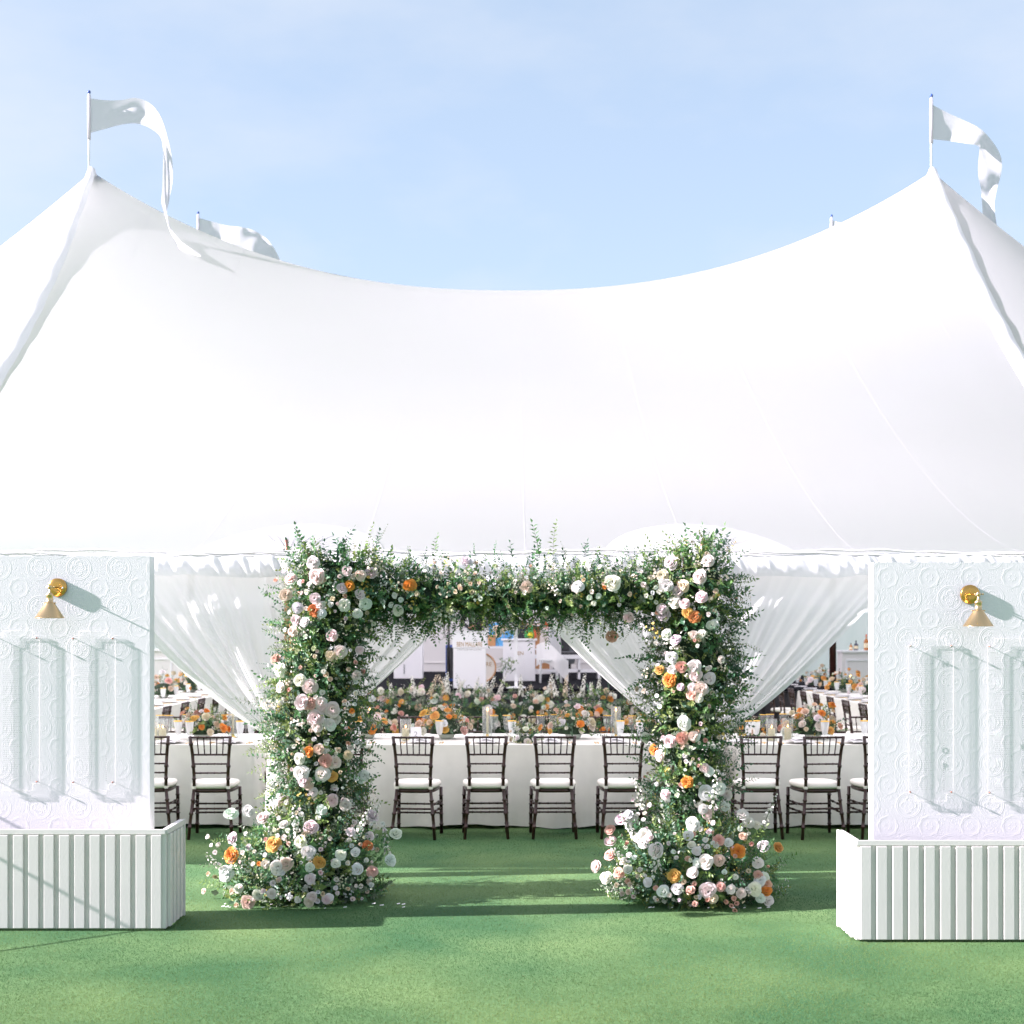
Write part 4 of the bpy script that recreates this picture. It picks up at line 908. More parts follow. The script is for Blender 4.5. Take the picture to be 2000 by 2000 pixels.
for px_,lb,rz in chairs:
    x=(px_-1000)/FPX*13.05; lc=(x,YC+rng.uniform(-.035,.035),0); rz=rz+rng.uniform(-.05,.05)
    if proto is None: proto=make_chair(lb,lc,rz)
    else: copy_tree(proto,lc,rz,lb)
copy_tree(proto,(-2.17,14.45,0),R(90),'dark chiavari chair side-on at the table end beside the first column')
# far chairs: one joined body each
def far_mesh():
    mb=MB()
    for nme,m_,mm in CP:
        if mm=='wood': mb.add(m_.v,m_.f,True)
    return mb.mesh('chair_frame')
def far_cush():
    mb=MB()
    for nme,m_,mm in CP:
        if nme=='cushion': mb.add(m_.v,m_.f,True)
    return mb.mesh('cushion')
FM=far_mesh(); FM.materials.append(M['wood']); FC=far_cush(); FC.materials.append(M['cushion'])
def far_chair(label,loc,rz,group):
    t=thing('chiavari_chair',label,'chair',loc,rz,group); obj('chair_frame',FM,None,t); obj('cushion',FC,None,t)
for k,x in enumerate((-1.55,-1.04,-.42,.26,.9,1.5)):
    far_chair('dark chiavari chair across the middle table facing us, %s from the first column'%ORD[k],(x,15.68,0),R(180),'chairs on the far side of the middle table')
for k,x in enumerate((-4.3,-3.6,-2.9)): far_chair('dark chiavari chair across the table behind the shaded panel, %s from the panel'%ORD[k],(x,15.68,0),R(180),'chairs on the far side of the first table')
for k,x in enumerate((2.62,3.2,3.8,4.4)): far_chair('dark chiavari chair across the table near the bar, %s from the second column'%ORD[k],(x,15.68,0),R(180),'chairs on the far side of the last table')
for k in range(10):
    far_chair('%s dark chair along the receding table with orange flowers, counting away from us'%ORD[k].capitalize(),(-4.42,18.0+k*1.0,0),R(90),'chairs along the receding tables')
for k in range(12):
    far_chair('%s dark chair along the receding table near the bar, counting away from us'%ORD[k].capitalize(),(4.62,17.6+k*.95,0),R(-90),'chairs along the receding tables')

# ------------------------------------------------------------------ tableware
def proto_goblet():
    t=thing('goblet','x','glass',(0,0,0),0,'frosted gold-rimmed goblets')
    obj('bowl',MB().lathe([(.006,.055),(.02,.06),(.027,.075),(.036,.13),(.041,.19)],18),M['frost'],t)
    obj('gold_rim',MB().lathe([(.0415,.185),(.0425,.187),(.0425,.193),(.0405,.194),(.040,.187)],18),M['gold'],t)
    obj('stem',MB().lathe([(.034,0),(.033,.004),(.008,.012),(.0055,.03),(.0065,.056)],14,cap0=True),M['glass'],t); return t
def proto_wine():
    t=thing('wine_glass','x','glass',(0,0,0),0,'clear gold-rimmed wine glasses')
    obj('bowl',MB().lathe([(.005,.085),(.024,.098),(.034,.125),(.038,.16),(.041,.225)],18),M['glass'],t)
    obj('gold_rim',MB().lathe([(.0412,.2225),(.0420,.2235),(.0420,.2265),(.0405,.228)],18),M['gold'],t)
    obj('stem',MB().lathe([(.034,0),(.033,.004),(.006,.012),(.0045,.05),(.006,.086)],14,cap0=True),M['glass'],t); return t
def proto_candle(h=.12,hr=.21):
    t=thing('candle','x','candle',(0,0,0),0,'candles in glass cylinders')
    c=obj('wax',MB().lathe([(.032,.006),(.034,.01),(.034,h-.004),(.031,h),(.012,h-.006),(.001,h-.006)],18,cap0=True),M['wax'],t)
    obj('wick',MB().tube([(0,0,h-.008),(0,0,h+.008)],.0012,5),M['blackp'],t)
    obj('flame',MB().lathe([(.001,h+.006),(.005,h+.013),(.0045,h+.019),(.0008,h+.032)],8),M['flame'],t)
    obj('glass_cylinder',MB().lathe([(.001,.001),(.052,.001),(.053,.004),(.053,hr),(.051,hr),(.051,.006)],22),M['glass'],t); return t
def proto_taper():
    t=thing('taper_candle','x','candle',(0,0,0),0,'tall taper candles in glass cylinders')
    obj('wax',MB().lathe([(.011,.004),(.011,.25),(.007,.262),(.001,.264)],12,cap0=True),M['wax'],t)
    obj('flame',MB().lathe([(.001,.266),(.005,.275),(.0045,.281),(.0008,.298)],8),M['flame'],t)
    obj('candle_foot',MB().lathe([(.035,.003),(.034,.01),(.014,.018),(.013,.04)],16,cap0=True),M['gold'],t)
    obj('glass_cylinder',MB().lathe([(.001,.001),(.049,.001),(.05,.004),(.05,.31),(.048,.31),(.048,.006)],22),M['glass'],t); return t
def proto_setting():
    t=thing('place_setting','x','place setting',(0,0,0),0,'white place settings with gold cutlery')
    obj('plate',MB().lathe([(.001,.008),(.085,.008),(.115,.015),(.14,.021),(.14,.023),(.113,.018),(.085,.011),(.001,.011)],28),M['china'],t)
    mb=MB(); mb.grid(lambda i,j:((i-.5)*.15,(j-.5)*.24-.02,.026+.012*math.sin(i*3.1)*(.6+.4*math.sin(j*7))+(-.012 if j<.1 else 0)),14,14); mb.grid(lambda i,j:((i-.5)*.12,(j-.5)*.22-.01,.036+.012*math.sin(i*3.1+.4)),10,8); obj('napkin',mb,M['napkin'],t)
    for x,ww in ((-.19,.009),(-.165,.009),(.17,.007),(.195,.010)):
        mb=MB(); mb.tube([(x,-.10,.004),(x,.03,.006)],[.0035,.0025],6); mb.bbox(x-ww,x+ww,.03,.085,.003,.007,.0018); obj('cutlery',mb,M['gold'],t)
    return t
PG,PW,PCN,PTP,PS=proto_goblet(),proto_wine(),proto_candle(),proto_taper(),proto_setting()
used={}
def put(pr,x,y,label,z=ZT+.001,rz=0):
    if pr.name not in used: used[pr.name]=1; pr.location=(x,y,z); pr.rotation_euler=(0,0,rz); pr['label']=label; return pr
    return copy_tree(pr,(x,y,z),rz,label)
def atpx(px_,y): return (px_-1000)/FPX*y
# place settings at the near side
spots=[('on the table by the shaded panel',[262,287,412]),('on the middle table',[668,812,948,1082,1216,1352]),('on the table by the sunlit panel',[1486,1600,1722])]
for where,ps in spots:
    for k,px_ in enumerate(ps):
        x=(px_-1000)/FPX*13.05; put(PS,x+ (0 if px_>262 else -.55),YT+.20,'Plate, napkin and gold cutlery, %s chair along %s'%(ORD[k],where))
gob=[('on the table by the shaded panel',[348,372,470,491]),('on the middle table',[700,858,1000,1212,1250]),('on the table by the sunlit panel',[1462,1478,1610,1690])]
for where,ps in gob:
    for k,px_ in enumerate(ps): put(PG,atpx(px_,14.22),14.22+rng.uniform(-.05,.05),'Frosted gold-rimmed goblet, %s along its row, %s'%(ORD[k],where))
wine=[('on the table by the shaded panel',[313,330,362,440,455,480]),('on the middle table',[728,832,965,990,1056,1080,1186,1234]),('on the table by the sunlit panel',[1446,1492,1504,1530,1560])]
for where,ps in wine:
    for k,px_ in enumerate(ps):
        y=14.45+rng.uniform(0,.35); put(PW,atpx(px_,y),y,'Clear gold-rimmed wine glass, %s along its row, %s'%(ORD[k],where))
for px_,lb in ((305,'Thick ivory candle in glass beside the shaded panel edge'),(792,'Thick ivory candle in glass before the table number card'),(1507,'Shorter of two ivory candles outside the second column'),(1542,'Taller ivory pillar candle beside the second column table'),(318,'Ivory pillar candle just inside the shaded panel edge')):
    put(PCN,atpx(px_,14.2),14.2+rng.uniform(-.03,.1),lb)
for px_,lb in ((952,'Tall taper candle in glass at the centre of the middle table'),(1203,'Tall taper candle in glass near the second column'),(722,'Tall taper candle in glass close to the first column'),(455,'Tall taper candle in glass on the table by the shaded panel')):
    put(PTP,atpx(px_,14.6),14.6,lb)
# table number card
t=thing('table_number','white table card with the number 2 beside the thick candle','card',(atpx(812,14.1),14.1,ZT+.001)); mb=MB(); mb.add([(-.05,0,0),(.05,0,0),(.05,.025,.14),(-.05,.025,.14),(-.05,.05,0),(.05,.05,0)],[(0,1,2,3),(3,2,5,4)]); obj('card',mb,M['whitep'],t)
obj('numeral',text_mesh('2',.07,.0004),M['ink'],t,(0,.0105,.07),(R(80),0,0))
t=thing('card_house','small white peaked card box beside the taller pillar candle','card box',(atpx(1557,14.2),14.2,ZT+.001)); mb=MB(); mb.add([(-.03,-.03,0),(.03,-.03,0),(.03,.03,0),(-.03,.03,0),(-.03,-.03,.05),(.03,-.03,.05),(.03,.03,.05),(-.03,.03,.05),(0,-.03,.075),(0,.03,.075)],[(0,1,5,8,4),(1,2,6,5),(2,3,7,9,6),(3,0,4,7),(5,6,9,8),(8,9,7,4),(3,2,1,0)]); obj('box_body',mb,M['china'],t)
# receding tables
for side,xe,dirn,txt in ((-1,-4.75,-1,'receding table with orange flowers'),(1,4.95,1,'receding table near the bar')):
    for k in range(12):
        y=18.6+k*.85
        put(PG,xe+dirn*.42,y,'%s frosted goblet along the %s, counting away'%(ORD[k].capitalize(),txt)); put(PS,xe+dirn*.2,y+.3,'%s place setting along the %s, counting away'%(ORD[k].capitalize(),txt),rz=R(90)*side)
        if k%2: put(PW,xe+dirn*.5,y+.25,'%s wine glass along the %s, counting away'%(ORD[k//2].capitalize(),txt))
    for k in range(4): put(PTP,xe+dirn*.75,19.8+k*2.6,'%s tall taper candle along the %s, counting away'%(ORD[k].capitalize(),txt))

# ------------------------------------------------------------------ centrepieces and stage-front hedge
def bouquet(name,label,cat,loc,rx,ry,rz_,nbig,codes,nleaf,vase=True,rbig=.042,group=None,spread=1.0):
    t=thing(name,label,cat,loc,0,group); z0=.07 if vase else 0
    if vase: obj('vase',MB().lathe([(.04,0),(.07,.015),(.088,.05),(.084,.085),(.08,.09),(.075,.08),(.001,.075)],22,cap0=True),M['vase'],t)
    O=[];Dv=[]
    for _ in range(nleaf):
        a=rng.random()*6.283; e=math.asin(rng.random()) if vase else rng.uniform(0,1.45); n_=Vector((math.cos(a)*math.cos(e),math.sin(a)*math.cos(e),math.sin(e))); w_=rng.uniform(.3,.85); O.append((loc[0]+n_.x*rx*w_,loc[1]+n_.y*ry*w_,loc[2]+z0+n_.z*rz_*w_)); Dv.append((n_.x+rng.gauss(0,.3),n_.y+rng.gauss(0,.3),n_.z+.1+rng.gauss(0,.3)))
    O=np.array(O);Dv=np.array(Dv); h=int(len(O)*.7); leaf_object(t,SPR,O[:h],Dv[:h],.5,.95); leaf_object(t,BLS,O[h:],Dv[h:],.6,1.0,blc(len(O)-h),'blossom_spray','bloom')
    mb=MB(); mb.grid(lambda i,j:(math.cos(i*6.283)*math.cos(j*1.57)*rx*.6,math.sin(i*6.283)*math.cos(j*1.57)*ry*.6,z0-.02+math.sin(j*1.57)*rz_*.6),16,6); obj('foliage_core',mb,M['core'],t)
    for k in range(nbig):
        a=k*2.39996+rng.uniform(-.3,.3); q=(k+.5)/nbig; e=math.asin(1-q*.98); n_=Vector((math.cos(a)*math.cos(e),math.sin(a)*math.cos(e),math.sin(e))); w_=rng.uniform(.70,1.22)
        bloom(t,Vector((n_.x*rx*w_,n_.y*ry*w_,z0+n_.z*rz_*w_)),n_+Vector((0,-.15,.2)),rbig*rng.uniform(.5,1.2),rng.choice(codes),FRILL if rng.random()<.15 else None)
    return t
GRP='orange and blush table bouquets'
bouquet('bouquet','orange and peach rose bouquet in pale bowl on the middle table near the numbered card','bouquet',(atpx(872,14.5),14.5,ZT+.001),.27,.20,.24,34,'OPYYYWWCCWC',90,group=GRP)
bouquet('bouquet','apricot and white bouquet in pale bowl towards the second column','bouquet',(atpx(1120,14.5),14.5,ZT+.001),.26,.20,.24,34,'WWCCYOYBWC',90,group=GRP)
bouquet('low_arrangement','low green and white arrangement spilling over the table edge','bouquet',(atpx(1024,14.0),14.0,ZT+.001),.15,.13,.15,12,'WWCG',60,False,.034,GRP)
bouquet('bouquet','orange and cream bouquet half hidden by the first column','bouquet',(atpx(716,14.55),14.55,ZT+.001),.22,.18,.22,24,'OYWCWP',60,group=GRP)
bouquet('bouquet','peach and blush rose bouquet on the table by the shaded panel','bouquet',(atpx(395,14.45),14.45,ZT+.001),.25,.2,.22,32,'PPYOYWCBWC',90,group=GRP)
bouquet('bouquet','orange and white bouquet on the table by the sunlit panel','bouquet',(atpx(1588,14.45),14.45,ZT+.001),.28,.2,.25,34,'OYPWWCYYWCW',110,group=GRP)
bouquet('low_arrangement','small yellow and white bunch just outside the second column','bouquet',(atpx(1470,14.6),14.6,ZT+.001),.14,.12,.16,12,'YWWC',40,False,.036,GRP)
bouquet('bouquet','orange and cream bouquet behind the second column','bouquet',(atpx(1258,14.6),14.6,ZT+.001),.2,.18,.2,20,'OYWCP',50,group=GRP)
for k in range(5): bouquet('bouquet','%s orange bouquet along the receding table behind the shaded panel'%ORD[k].capitalize(),'bouquet',(-5.4,19.0+k*2.0,ZT+.001),.34,.30,.30,26,'OPWCWYYCW',60,rbig=.05,group='bouquets on the receding tables')
for k in range(5): bouquet('bouquet','%s orange bouquet along the receding table near the bar'%ORD[k].capitalize(),'bouquet',(5.6,19.0+k*2.0,ZT+.001),.34,.30,.30,26,'YOWWCYCW',60,rbig=.05,group='bouquets on the receding tables')
# flower bank before the stage
YH=24.7
bank=thing('flower_bank','long bank of white, blush and orange flowers in front of the black stage','flower bank',(0,YH,0))
O=[];Dv=[]
for _ in range(1500):
    x=rng.uniform(-3.6,3.6); z=rng.uniform(.05,.80); y=YH+rng.uniform(-.25,.15); O.append((x,y,z)); Dv.append((rng.gauss(0,.5),-.7+rng.gauss(0,.3),.5+rng.gauss(0,.5)))
O=np.array(O);Dv=np.array(Dv); leaf_object(bank,SPR+FINE,O[:1150],Dv[:1150],.8,1.5); leaf_object(bank,BLS,O[1150:],Dv[1150:],1.0,1.6,blc(350,(.45,.25,.15,.1,.05)),'blossom_spray','bloom')
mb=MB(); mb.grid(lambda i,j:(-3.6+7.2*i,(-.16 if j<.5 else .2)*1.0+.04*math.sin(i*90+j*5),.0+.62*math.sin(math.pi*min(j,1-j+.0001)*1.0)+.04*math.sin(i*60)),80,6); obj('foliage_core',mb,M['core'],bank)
for k in range(210):
    x=rng.uniform(-3.5,3.5); q=rng.random(); z=.12+.74*q; y=-.30+.18*q+rng.uniform(-.06,.04); low=rng.random()<.36*(1-q)+.04
    bloom(bank,Vector((x,y,z)),(rng.gauss(0,.3),-.8,.5+rng.gauss(0,.25)),rng.choice([.06,.052,.045,.068,.03]),rng.choice('OYYO') if low else rng.choice('WWWCCYBWP'))
for k in range(40):
    x=-3.0+6*rng.random(); L_=rng.uniform(.3,.55); spire(bank,Vector((x,-.12+rng.uniform(-.08,.1),.62)),Vector((rng.gauss(0,.22),-.1,1)).normalized(),L_,rng.choice('WWC'),24,.026)

# ------------------------------------------------------------------ stage
ZS=.80; YS=25.7; YSB=36.0
t=thing('stage','low black carpeted stage with black skirt behind the flower bank','stage',(0,YS,0))
mb=MB(); mb.bbox(-6.5,6.5,0,YSB-YS,ZS-.04,ZS,.004); obj('deck',mb,M['black'],t)
mb=MB(); mb.grid(lambda i,j:(-6.45+12.9*i,.03+.025*math.sin(i*420),(ZS-.045)*j),600,1); obj('skirt',mb,M['blackp'],t)
bk=thing('panelled_wall','pale panelled partition across the back of the stage','partition',(0,YSB,0)); 
mb=MB(); mb.bbox(-7.0,7.0,.02,.12,0,2.35,.003); obj('board',mb,M['wallw'],bk)
for k in range(10):
    x=-6.3+k*1.4
    for (a,b,c,d) in ((x-.58,x+.58,1.0,1.03),(x-.58,x+.58,2.15,2.18),(x-.58,x-.55,1.031,2.149),(x+.55,x+.58,1.031,2.149)):
        mb=MB(); mb.bbox(a,b,0.0,.019,c,d,.004); obj('moulding',mb,M['wallw'],bk)
def sx(px_,y): return (px_-1000)/FPX*y
# lectern with name
t=thing('lectern','white lectern with gold lettering at the front edge of the stage','lectern',(sx(917,26.0),26.0,ZS))
s_=FPX/26.0
mb=MB(); mb.bbox(-.285,.285,0,.36,0,.70,.006); obj('column',mb,M['whitep'],t)
mb=MB(); mb.bbox(-.30,.30,-.003,.375,.704,.985,.006); obj('front_panel',mb,M['whitep'],t)
mb=MB(); mb.bbox(-.345,.345,-.012,.40,.987,1.005,.005); obj('reading_top',mb,M['whitep'],t)
obj('lettering',text_mesh('BEN MALLARE',.092),M['goldp'],t,(0,-.0048,.765),(R(90),0,0)).scale=(.78,1.25,1)
obj('lettering',text_mesh('EVENTS & ENTERTAINMENT',.036),M['ink'],t,(0,-.0022,.672),(R(90),0,0)).scale=(.95,1,1)
t=thing('lectern','plain white lectern standing back beside the first drape','lectern',(sx(797,31),31,ZS)); mb=MB(); mb.bbox(-.30,.30,0,.4,0,1.02,.006); obj('column',mb,M['whitep'],t); mb=MB(); mb.bbox(-.33,.33,-.02,.42,1.023,1.04,.004); obj('reading_top',mb,M['whitep'],t); mb=MB(); mb.bbox(-.09,-.075,-.012,-.001,.1,.3,.002); obj('slot',mb,M['grey'],t)
# microphone stand
t=thing('microphone_stand','black microphone stand with long boom beside the lettered lectern','microphone stand',(sx(877,28.0),28.0,ZS))
mb=MB(); mb.tube([(0,0,.12),(0,0,1.25)],.016,8); obj('upright',mb,M['blackp'],t)
mb=MB(); mb.tube([(-.05,0,1.25),(.55,-.02,1.16)],.012,8); obj('boom',mb,M['blackp'],t)
mb=MB(); mb.lathe([(.001,-.09),(.018,-.08),(.02,.0),(.03,.02),(.033,.05),(.02,.08),(.001,.085)],12,(.58,-.02,1.16)); obj('microphone',mb,M['blackp'],t)
for a in (0.4,2.5,4.6):
    mb=MB(); mb.tube([(0,0,.14),(math.cos(a)*.38,math.sin(a)*.38,.012)],.012,6); obj('leg',mb,M['blackp'],t)
mb=MB(); mb.tube([(0,0,1.2),(-.10,0,1.1),(-.09,0,.95),(-.02,0,.85),(-.03,-.02,.5),(.02,-.02,.15)],.008,6); obj('cable',mb,M['blackp'],t)
t=thing('stage_speaker','blue and black floor speaker between microphone stand and lettered lectern','speaker',(sx(882,29.5),29.5,ZS)); mb=MB(); mb.bbox(-.12,.12,0,.25,0.0,.72,.02); obj('cabinet',mb,M['blue'],t); mb=MB(); mb.bbox(-.10,.10,-.012,-.001,.05,.67,.01); obj('grille',mb,M['blackp'],t)
# bass drum behind the lectern
t=thing('bass_drum','bass drum with wooden hoop peeping out behind the lettered lectern','drum',(sx(940,28.3),28.3,ZS+.30))
def ydisc(prof,n=36,cap=True):
    mb=MB(); mb.lathe(prof,n,cap1=cap); mb.v=[(x,-z,y) for x,y,z in mb.v]; return mb
obj('shell',ydisc([(.27,-.4),(.27,.0)],36,False),M['whitep'],t); obj('hoop',ydisc([(.27,.0),(.285,.0),(.29,.03),(.265,.032),(.262,.01)],36,False),M['woodl'],t); obj('drum_head',ydisc([(.262,.006),(.2,.008),(.001,.008)],36),M['drum'],t)
obj('lettering',text_mesh('RE',.11),M['goldp'],t,(.14,-.010,.06),(R(90),0,0))
# pale booth with gold lettering, keyboard desk
t=thing('booth','white performer booth with faint gold lettering behind the clear stand','booth',(sx(1014,29.5),29.5,ZS)); mb=MB(); mb.bbox(-.32,.32,0,.5,0,.80,.008); obj('front',mb,M['whitep'],t); mb=MB(); mb.bbox(-.36,.36,-.03,.53,.803,.84,.006); obj('worktop',mb,M['whitep'],t); obj('lettering',text_mesh('BEN',.10),M['goldp'],t,(0.0,-.003,.55),(R(90),0,0))
t=thing('keyboard_desk','low white desk with dark openings near the second drape','desk',(sx(1105,30.5),30.5,ZS))
mb=MB(); mb.bbox(-.75,.75,0,.6,.42,.5,.006); obj('worktop',mb,M['whitep'],t)
for x in (-.7,-.2,.25,.66):
    mb=MB(); mb.bbox(x,x+.05,.02,.55,0,.418,.004); obj('panel',mb,M['whitep'],t)
mb=MB(); mb.bbox(-.745,.745,.02,.55,.14,.20,.004); obj('shelf',mb,M['whitep'],t)
mb=MB(); mb.bbox(-.55,.5,.1,.4,.502,.56,.01); obj('keyboard',mb,M['blackp'],t)
t=thing('clear_chair','clear chair draped with white cloth at the keyboard desk','chair',(sx(1075,28.8),28.8,ZS))
mb=MB(); mb.grid(lambda i,j:((i-.5)*.42*(1-.25*max(0,j-.5)),.18*j+.02*math.sin(i*9),.45+.62*j),14,14); obj('backrest',mb,M['frost'],t)
mb=MB(); mb.bbox(-.22,.22,-.38,.02,.42,.45,.01); obj('seat',mb,M['frost'],t)
for x in (-.2,.2):
    for y in (-.36,.04):
        mb=MB(); mb.tube([(x,y,0),(x*.95,y,.42)],.018,8); obj('leg',mb,M['frost'],t)
mb=MB(); mb.grid(lambda i,j:(-.28+.62*i,-.30+.1*math.sin(i*7)-.06*j,.72-.22*i*i-.40*j+.08*math.sin(i*5)),24,12); obj('white_throw',mb,M['sheer'],t)
# clear stand with flowers
t=thing('flower_stand','slim white stand with round base and hanging flowers at the stage front','stand',(sx(1008,26.0),26.0,ZS))
mb=MB(); mb.lathe([(.17,0),(.17,.018),(.16,.024),(.02,.028),(.001,.028)],32,cap0=True); obj('base',mb,M['whitep'],t); mb=MB(); mb.bbox(-.028,.028,-.008,.012,.0285,1.45,.004); obj('upright',mb,M['whitep'],t); mb=MB(); mb.bbox(-.16,.16,.03,.036,.03,.62,.002); obj('clear_panel',mb,M['acrylic'],t)
b0=np.array(t.location); O=np.array([[t.location.x+rng.uniform(-.22,.06),26-.05,ZS+rng.uniform(.9,1.3)] for _ in range(26)]+[[t.location.x+rng.uniform(-.25,0),26-.05,ZS+rng.uniform(.3,.55)] for _ in range(22)]); leaf_object(t,SPR+BIGL,O,np.array([[rng.gauss(-.2,.5),-.4,rng.gauss(-.2,.6)] for _ in range(48)]),.6,1.1)
for k in range(8): bloom(t,Vector((rng.uniform(-.36,-.2),-.06,rng.uniform(.92,1.06))),(rng.gauss(0,.3),-1,.2),.06,rng.choice('CWCP'))
# boxes, speakers and bright things at the back
def crate(label,px0,px1,py0,py1,y,m_,dep=.35,name='storage_box',cat='box'):
    x0,x1=sx(px0,y),sx(px1,y); z0=P(0,py1,y).z; z1=P(0,py0,y).z
    z0=max(z0,ZS) if False else z0
    t=thing(name,label,cat,((x0+x1)/2,y,z0)); hw=(x1-x0)/2; mb=MB(); mb.bbox(-hw,hw,0,dep,0,(z1-z0)*.86,.015); obj('body',mb,M[m_],t); mb=MB(); mb.bbox(-hw-.012,hw+.012,-.012,dep+.012,(z1-z0)*.862,(z1-z0),.008); obj('lid',mb,M[m_],t); return t
zt=P(0,1262,31.5).z
t=thing('side_table','white side table carrying the blue boxes','table',(sx(975,31.5),31.5,ZS)); mb=MB(); mb.bbox(-.42,.42,0,.6,zt-ZS-.05,zt-ZS-.002,.006); obj('tabletop',mb,M['whitep'],t)
for x in (-.38,.38):
    for y in (.05,.55):
        mb=MB(); mb.tube([(x,y,0),(x,y,zt-ZS-.051)],.02,8); obj('leg',mb,M['whitep'],t)
crate('light blue plastic box beside the hand holding the phone',955,984,1216,1262,31.55,'skyblue'); crate('second light blue box, next to the slim white stand',985,1003,1232,1262,31.6,'skyblue')
crate('small brown wooden box behind the lettered lectern',953,968,1240,1262,31.5,'woodl',.1)
t=thing('loudspeaker','tall dark grey loudspeaker behind the slim white stand','speaker',(sx(1018,32.5),32.5,ZS)); mb=MB(); mb.bbox(-.10,.10,0,.3,0,1.22,.015); obj('cabinet',mb,M['grey'],t); mb=MB(); mb.bbox(-.085,.085,-.012,-.001,.1,1.18,.01); obj('grille',mb,M['blackp'],t)
t=thing('loudspeaker','dark grey rounded loudspeaker beside the second drape','speaker',(sx(1098,33.0),33.0,ZS)); mb=MB(); mb.bbox(-.30,.30,0,.4,.25,1.15,.09); obj('cabinet',mb,M['grey'],t); mb=MB(); mb.bbox(-.16,.16,-.012,-.001,.55,.9,.01); obj('grille',mb,M['blackp'],t); mb=MB(); mb.bbox(-.2,.2,.1,.3,0,.249,.01); obj('foot',mb,M['blackp'],t)
t=thing('wall_cabinet','open wooden cabinet in the back of the stage','cabinet',(sx(1050,34),34,ZS)); mb=MB(); mb.bbox(-.28,.28,.3,.33,.0,1.15,.004); obj('back',mb,M['woodl'],t)
for z in (0.0,.55,1.1):
    mb=MB(); mb.bbox(-.278,.278,0,.299,z,z+.03,.004); obj('shelf',mb,M['whitep'],t)
for x in (-.31,.282):
    mb=MB(); mb.bbox(x,x+.028,0,.32,0,1.15,.004); obj('side',mb,M['whitep'],t)
t=thing('stuffed_parrot','green, yellow and red soft toy bird sitting on the white booth','toy',(sx(1036,29.7),29.7,ZS+.842))
mb=MB(); mb.lathe([(.02,0),(.07,.02),(.085,.08),(.06,.15),(.045,.18),(.055,.22),(.045,.27),(.001,.29)],16,cap0=True); obj('body',mb,M['green'],t)
mb=MB(); mb.lathe([(.01,.0),(.05,.03),(.06,.07),(.03,.12),(.001,.13)],14,(0,-.05,.01)); obj('belly',mb,M['yellow'],t)
for s in (-1,1):
    mb=MB(); mb.lathe([(.005,0),(.03,.03),(.035,.09),(.02,.15),(.002,.18)],10,(s*.085,0,.01)); obj('wing',mb,M['red' if s>0 else 'green'],t)
mb=MB(); mb.lathe([(.02,0),(.012,.02),(.001,.035)],8); mb.v=[(x,-z-.045,y+.235) for x,y,z in mb.v]; obj('beak',mb,M['red'],t)
crate('red-orange case on top of the wooden cabinet near the second drape',1062,1084,1208,1230,34.0,'red',.3,'equipment_case','case')
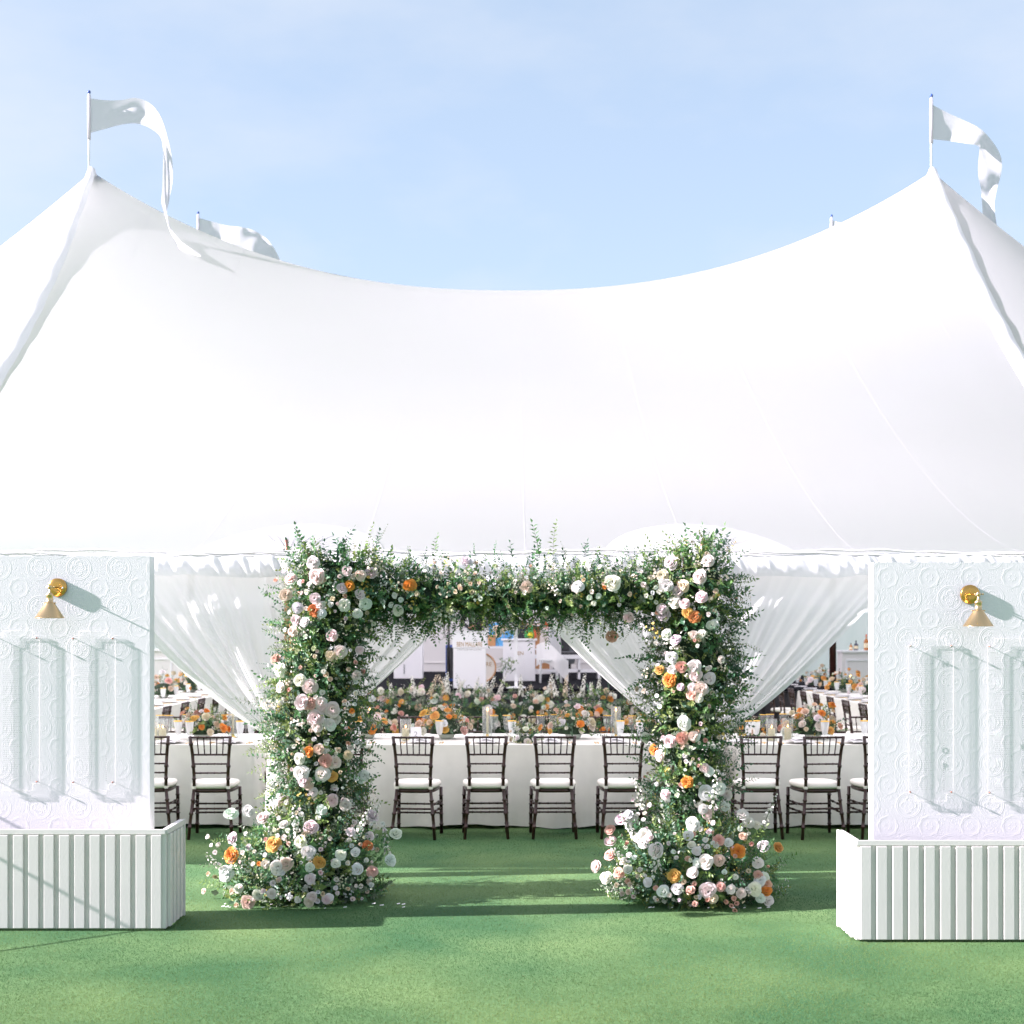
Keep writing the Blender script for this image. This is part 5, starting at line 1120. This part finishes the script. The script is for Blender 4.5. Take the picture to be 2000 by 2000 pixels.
# person on stage, head and shoulders hidden by the arch
def person():
    t=thing('person','person in black clothes behind the lettered lectern, holding a phone','person',(sx(930,27.2),27.2,ZS)); H=1.76
    J={'pel':(0,0,.95),'wst':(0,0,1.08),'chs':(0,-.02,1.28),'nck':(0,-.02,1.48),'hd0':(0,-.04,1.56),'hd1':(0,-.05,1.64),'hd2':(0,-.04,1.72),
       'ls':(-.17,-.01,1.42),'le':(-.26,.02,1.14),'lw':(-.12,-.22,1.06),'lh':(-.05,-.28,1.07),'rs':(.17,-.01,1.42),'re':(.26,.0,1.16),'rw':(.17,-.24,1.12),'rh':(.14,-.32,1.13),
       'lhp':(-.1,0,.90),'lk':(-.11,-.01,.5),'la':(-.11,.03,.09),'lt':(-.12,-.12,.04),'rhp':(.1,0,.90),'rk':(.11,-.01,.5),'ra':(.11,.03,.09),'rt':(.12,-.12,.04)}
    Rd={'pel':.15,'wst':.13,'chs':.15,'nck':.055,'hd0':.075,'hd1':.09,'hd2':.075,'ls':.065,'le':.045,'lw':.03,'lh':.034,'rs':.065,'re':.045,'rw':.03,'rh':.034,'lhp':.09,'lk':.06,'la':.045,'lt':.04,'rhp':.09,'rk':.06,'ra':.045,'rt':.04}
    E=[('pel','wst'),('wst','chs'),('chs','nck'),('nck','hd0'),('hd0','hd1'),('hd1','hd2'),('chs','ls'),('ls','le'),('le','lw'),('lw','lh'),('chs','rs'),('rs','re'),('re','rw'),('rw','rh'),('pel','lhp'),('lhp','lk'),('lk','la'),('la','lt'),('pel','rhp'),('rhp','rk'),('rk','ra'),('ra','rt')]
    for hd,sg in (('lh',1),('rh',-1)):
        bx,by,bz=J[hd]
        for k in range(4):
            a='%sf%d'%(hd,k); b=a+'b'; J[a]=(bx+sg*(.02),by-.03,bz+.03-.02*k); J[b]=(bx+sg*.045,by-.01-.005*k,bz+.035-.02*k); Rd[a]=.009; Rd[b]=.007; E+=[(hd,a),(a,b)]
        a=hd+'th'; J[a]=(bx-sg*.01,by-.045,bz+.05); Rd[a]=.009; E.append((hd,a))
    ks=list(J); me=bpy.data.meshes.new('b'); me.from_pydata([J[k] for k in ks],[(ks.index(a),ks.index(b)) for a,b in E],[]); ob=bpy.data.objects.new('b',me); COL.objects.link(ob)
    ob.modifiers.new('s','SKIN'); 
    if not me.skin_vertices: 
        bpy.context.view_layer.objects.active=ob
    sv=me.skin_vertices[0].data if me.skin_vertices else None
    if sv is None: return
    for i,k in enumerate(ks): sv[i].radius=(Rd[k],Rd[k]*(.75 if k in('pel','wst','chs') else 1)); sv[i].use_root=(k=='pel')
    sb=ob.modifiers.new('u','SUBSURF'); sb.levels=2; sb.render_levels=2
    dg=bpy.context.evaluated_depsgraph_get(); m2=bpy.data.meshes.new_from_object(ob.evaluated_get(dg)); bpy.data.objects.remove(ob)
    m2.materials.clear(); m2.materials.append(M['suit']); m2.materials.append(M['skin'])
    hands=[Vector(J['lh']),Vector(J['rh'])]
    for p in m2.polygons:
        c=p.center; p.use_smooth=True
        if c.z>1.50 or any((c-h).length<.085 for h in hands): p.material_index=1
    b=obj('body',m2,None,t)
    mb=MB(); mb.grid(lambda i,j:(math.cos(i*6.283)*math.cos(j*1.5)*.098,-.03+math.sin(i*6.283)*math.cos(j*1.5)*.102+.015,1.655+math.sin(j*1.5)*.105-.03*max(0,math.sin(i*6.283))),22,8); obj('hair',mb,M['hair'],t)
    for s in (-1,1):
        mb=MB(); mb.lathe([(.001,-.008),(.009,0),(.001,.008)],8,(s*.03,-.128,1.645)); obj('eye',mb,M['blackp'],t)
    mb=MB(); mb.tube([(0,-.125,1.65),(0,-.15,1.61),(0,-.13,1.60)],[.008,.014,.008],8); obj('nose',mb,M['skin'],t)
    return t
person()
t=thing('phone','dark phone held in the performer\'s hand above the lectern','phone',(sx(930,27.2)+.16,27.2-.36,ZS+1.12),R(15)); mb=MB(); mb.bbox(-.036,.036,-.004,.004,-.06,.09,.003); obj('case',mb,M['grey'],t)

# bar with bottles on the far side
YB_=33.5
def bar(label,x0,x1,h):
    t=thing('bar_counter',label,'bar',((x0+x1)/2,YB_,0)); hw=(x1-x0)/2; mb=MB(); mb.bbox(-hw,hw,0,.5,0,h-.05,.004); obj('cabinet',mb,M['wallw'],t); mb=MB(); mb.bbox(-hw-.03,hw+.03,-.04,.54,h-.049,h,.006); obj('bar_top',mb,M['whitep'],t)
    n=int((x1-x0)/1.1)
    for k in range(n):
        x=-hw+.08+k*1.1
        for (a,b,c,d) in ((x,x+.95,.2,.24),(x,x+.95,h-.24,h-.2),(x,x+.04,.241,h-.241),(x+.91,x+.95,.241,h-.241)):
            mb=MB(); mb.bbox(a,b,-.02,-.001,c,d,.004); obj('moulding',mb,M['whitep'],t)
bar('white panelled bar with bottles behind the sunlit wall panel',7.45,12.0,1.35); bar('white panelled bar behind the shaded wall panel',-12.0,-6.9,1.38)
def bottle(label,px_,mats,h=.34,r_=.045):
    t=thing('bottle',label,'bottle',(sx(px_,YB_+.25),YB_+.25,1.351),0,'bottles on the bar'); obj('glass',MB().lathe([(r_*.95,0),(r_,.01),(r_,h*.55),(r_*.8,h*.64),(r_*.32,h*.72),(r_*.3,h*.9)],16,cap0=True),M[mats[0]],t); obj('cap',MB().lathe([(r_*.36,h*.88),(r_*.36,h),(.001,h)],12),M[mats[1]],t); obj('bottle_label',MB().lathe([(r_*1.02,h*.15),(r_*1.02,h*.45)],16),M['labelc'],t)
bottle('dark bottle on the bar furthest from the sunlit panel',1672,('bottleg','blackp'),.22,.05); bottle('amber bottle with red cap on the bar beside the sunlit panel',1692,('amber','red'),.36,.055); bottle('small amber bottle on the bar next to the drape',1662,('amber','blackp'),.16,.04); bottle('blue-capped amber bottle touching the sunlit panel edge',1704,('amber','blue'),.32,.045); bottle('dark bottle on the bar hidden by the sunlit panel',1716,('bottleg','red'),.3,.045)

# guy rope of the next side pole, just outside the frame; its shadow crosses the planter
t=thing('guy_rope','white guy rope and stake whose shadow crosses the shaded-edge planter','rope',(-4.72,6.94,0))
mb=MB(); mb.tube([(0,YE-6.94,ZE),(0,0,.03)],.009,8); obj('rope',mb,M['ropew'],t); mb=MB(); mb.tube([(0,.03,-.1),(0,-.03,.2)],.018,8); obj('stake',mb,M['grey'],t)
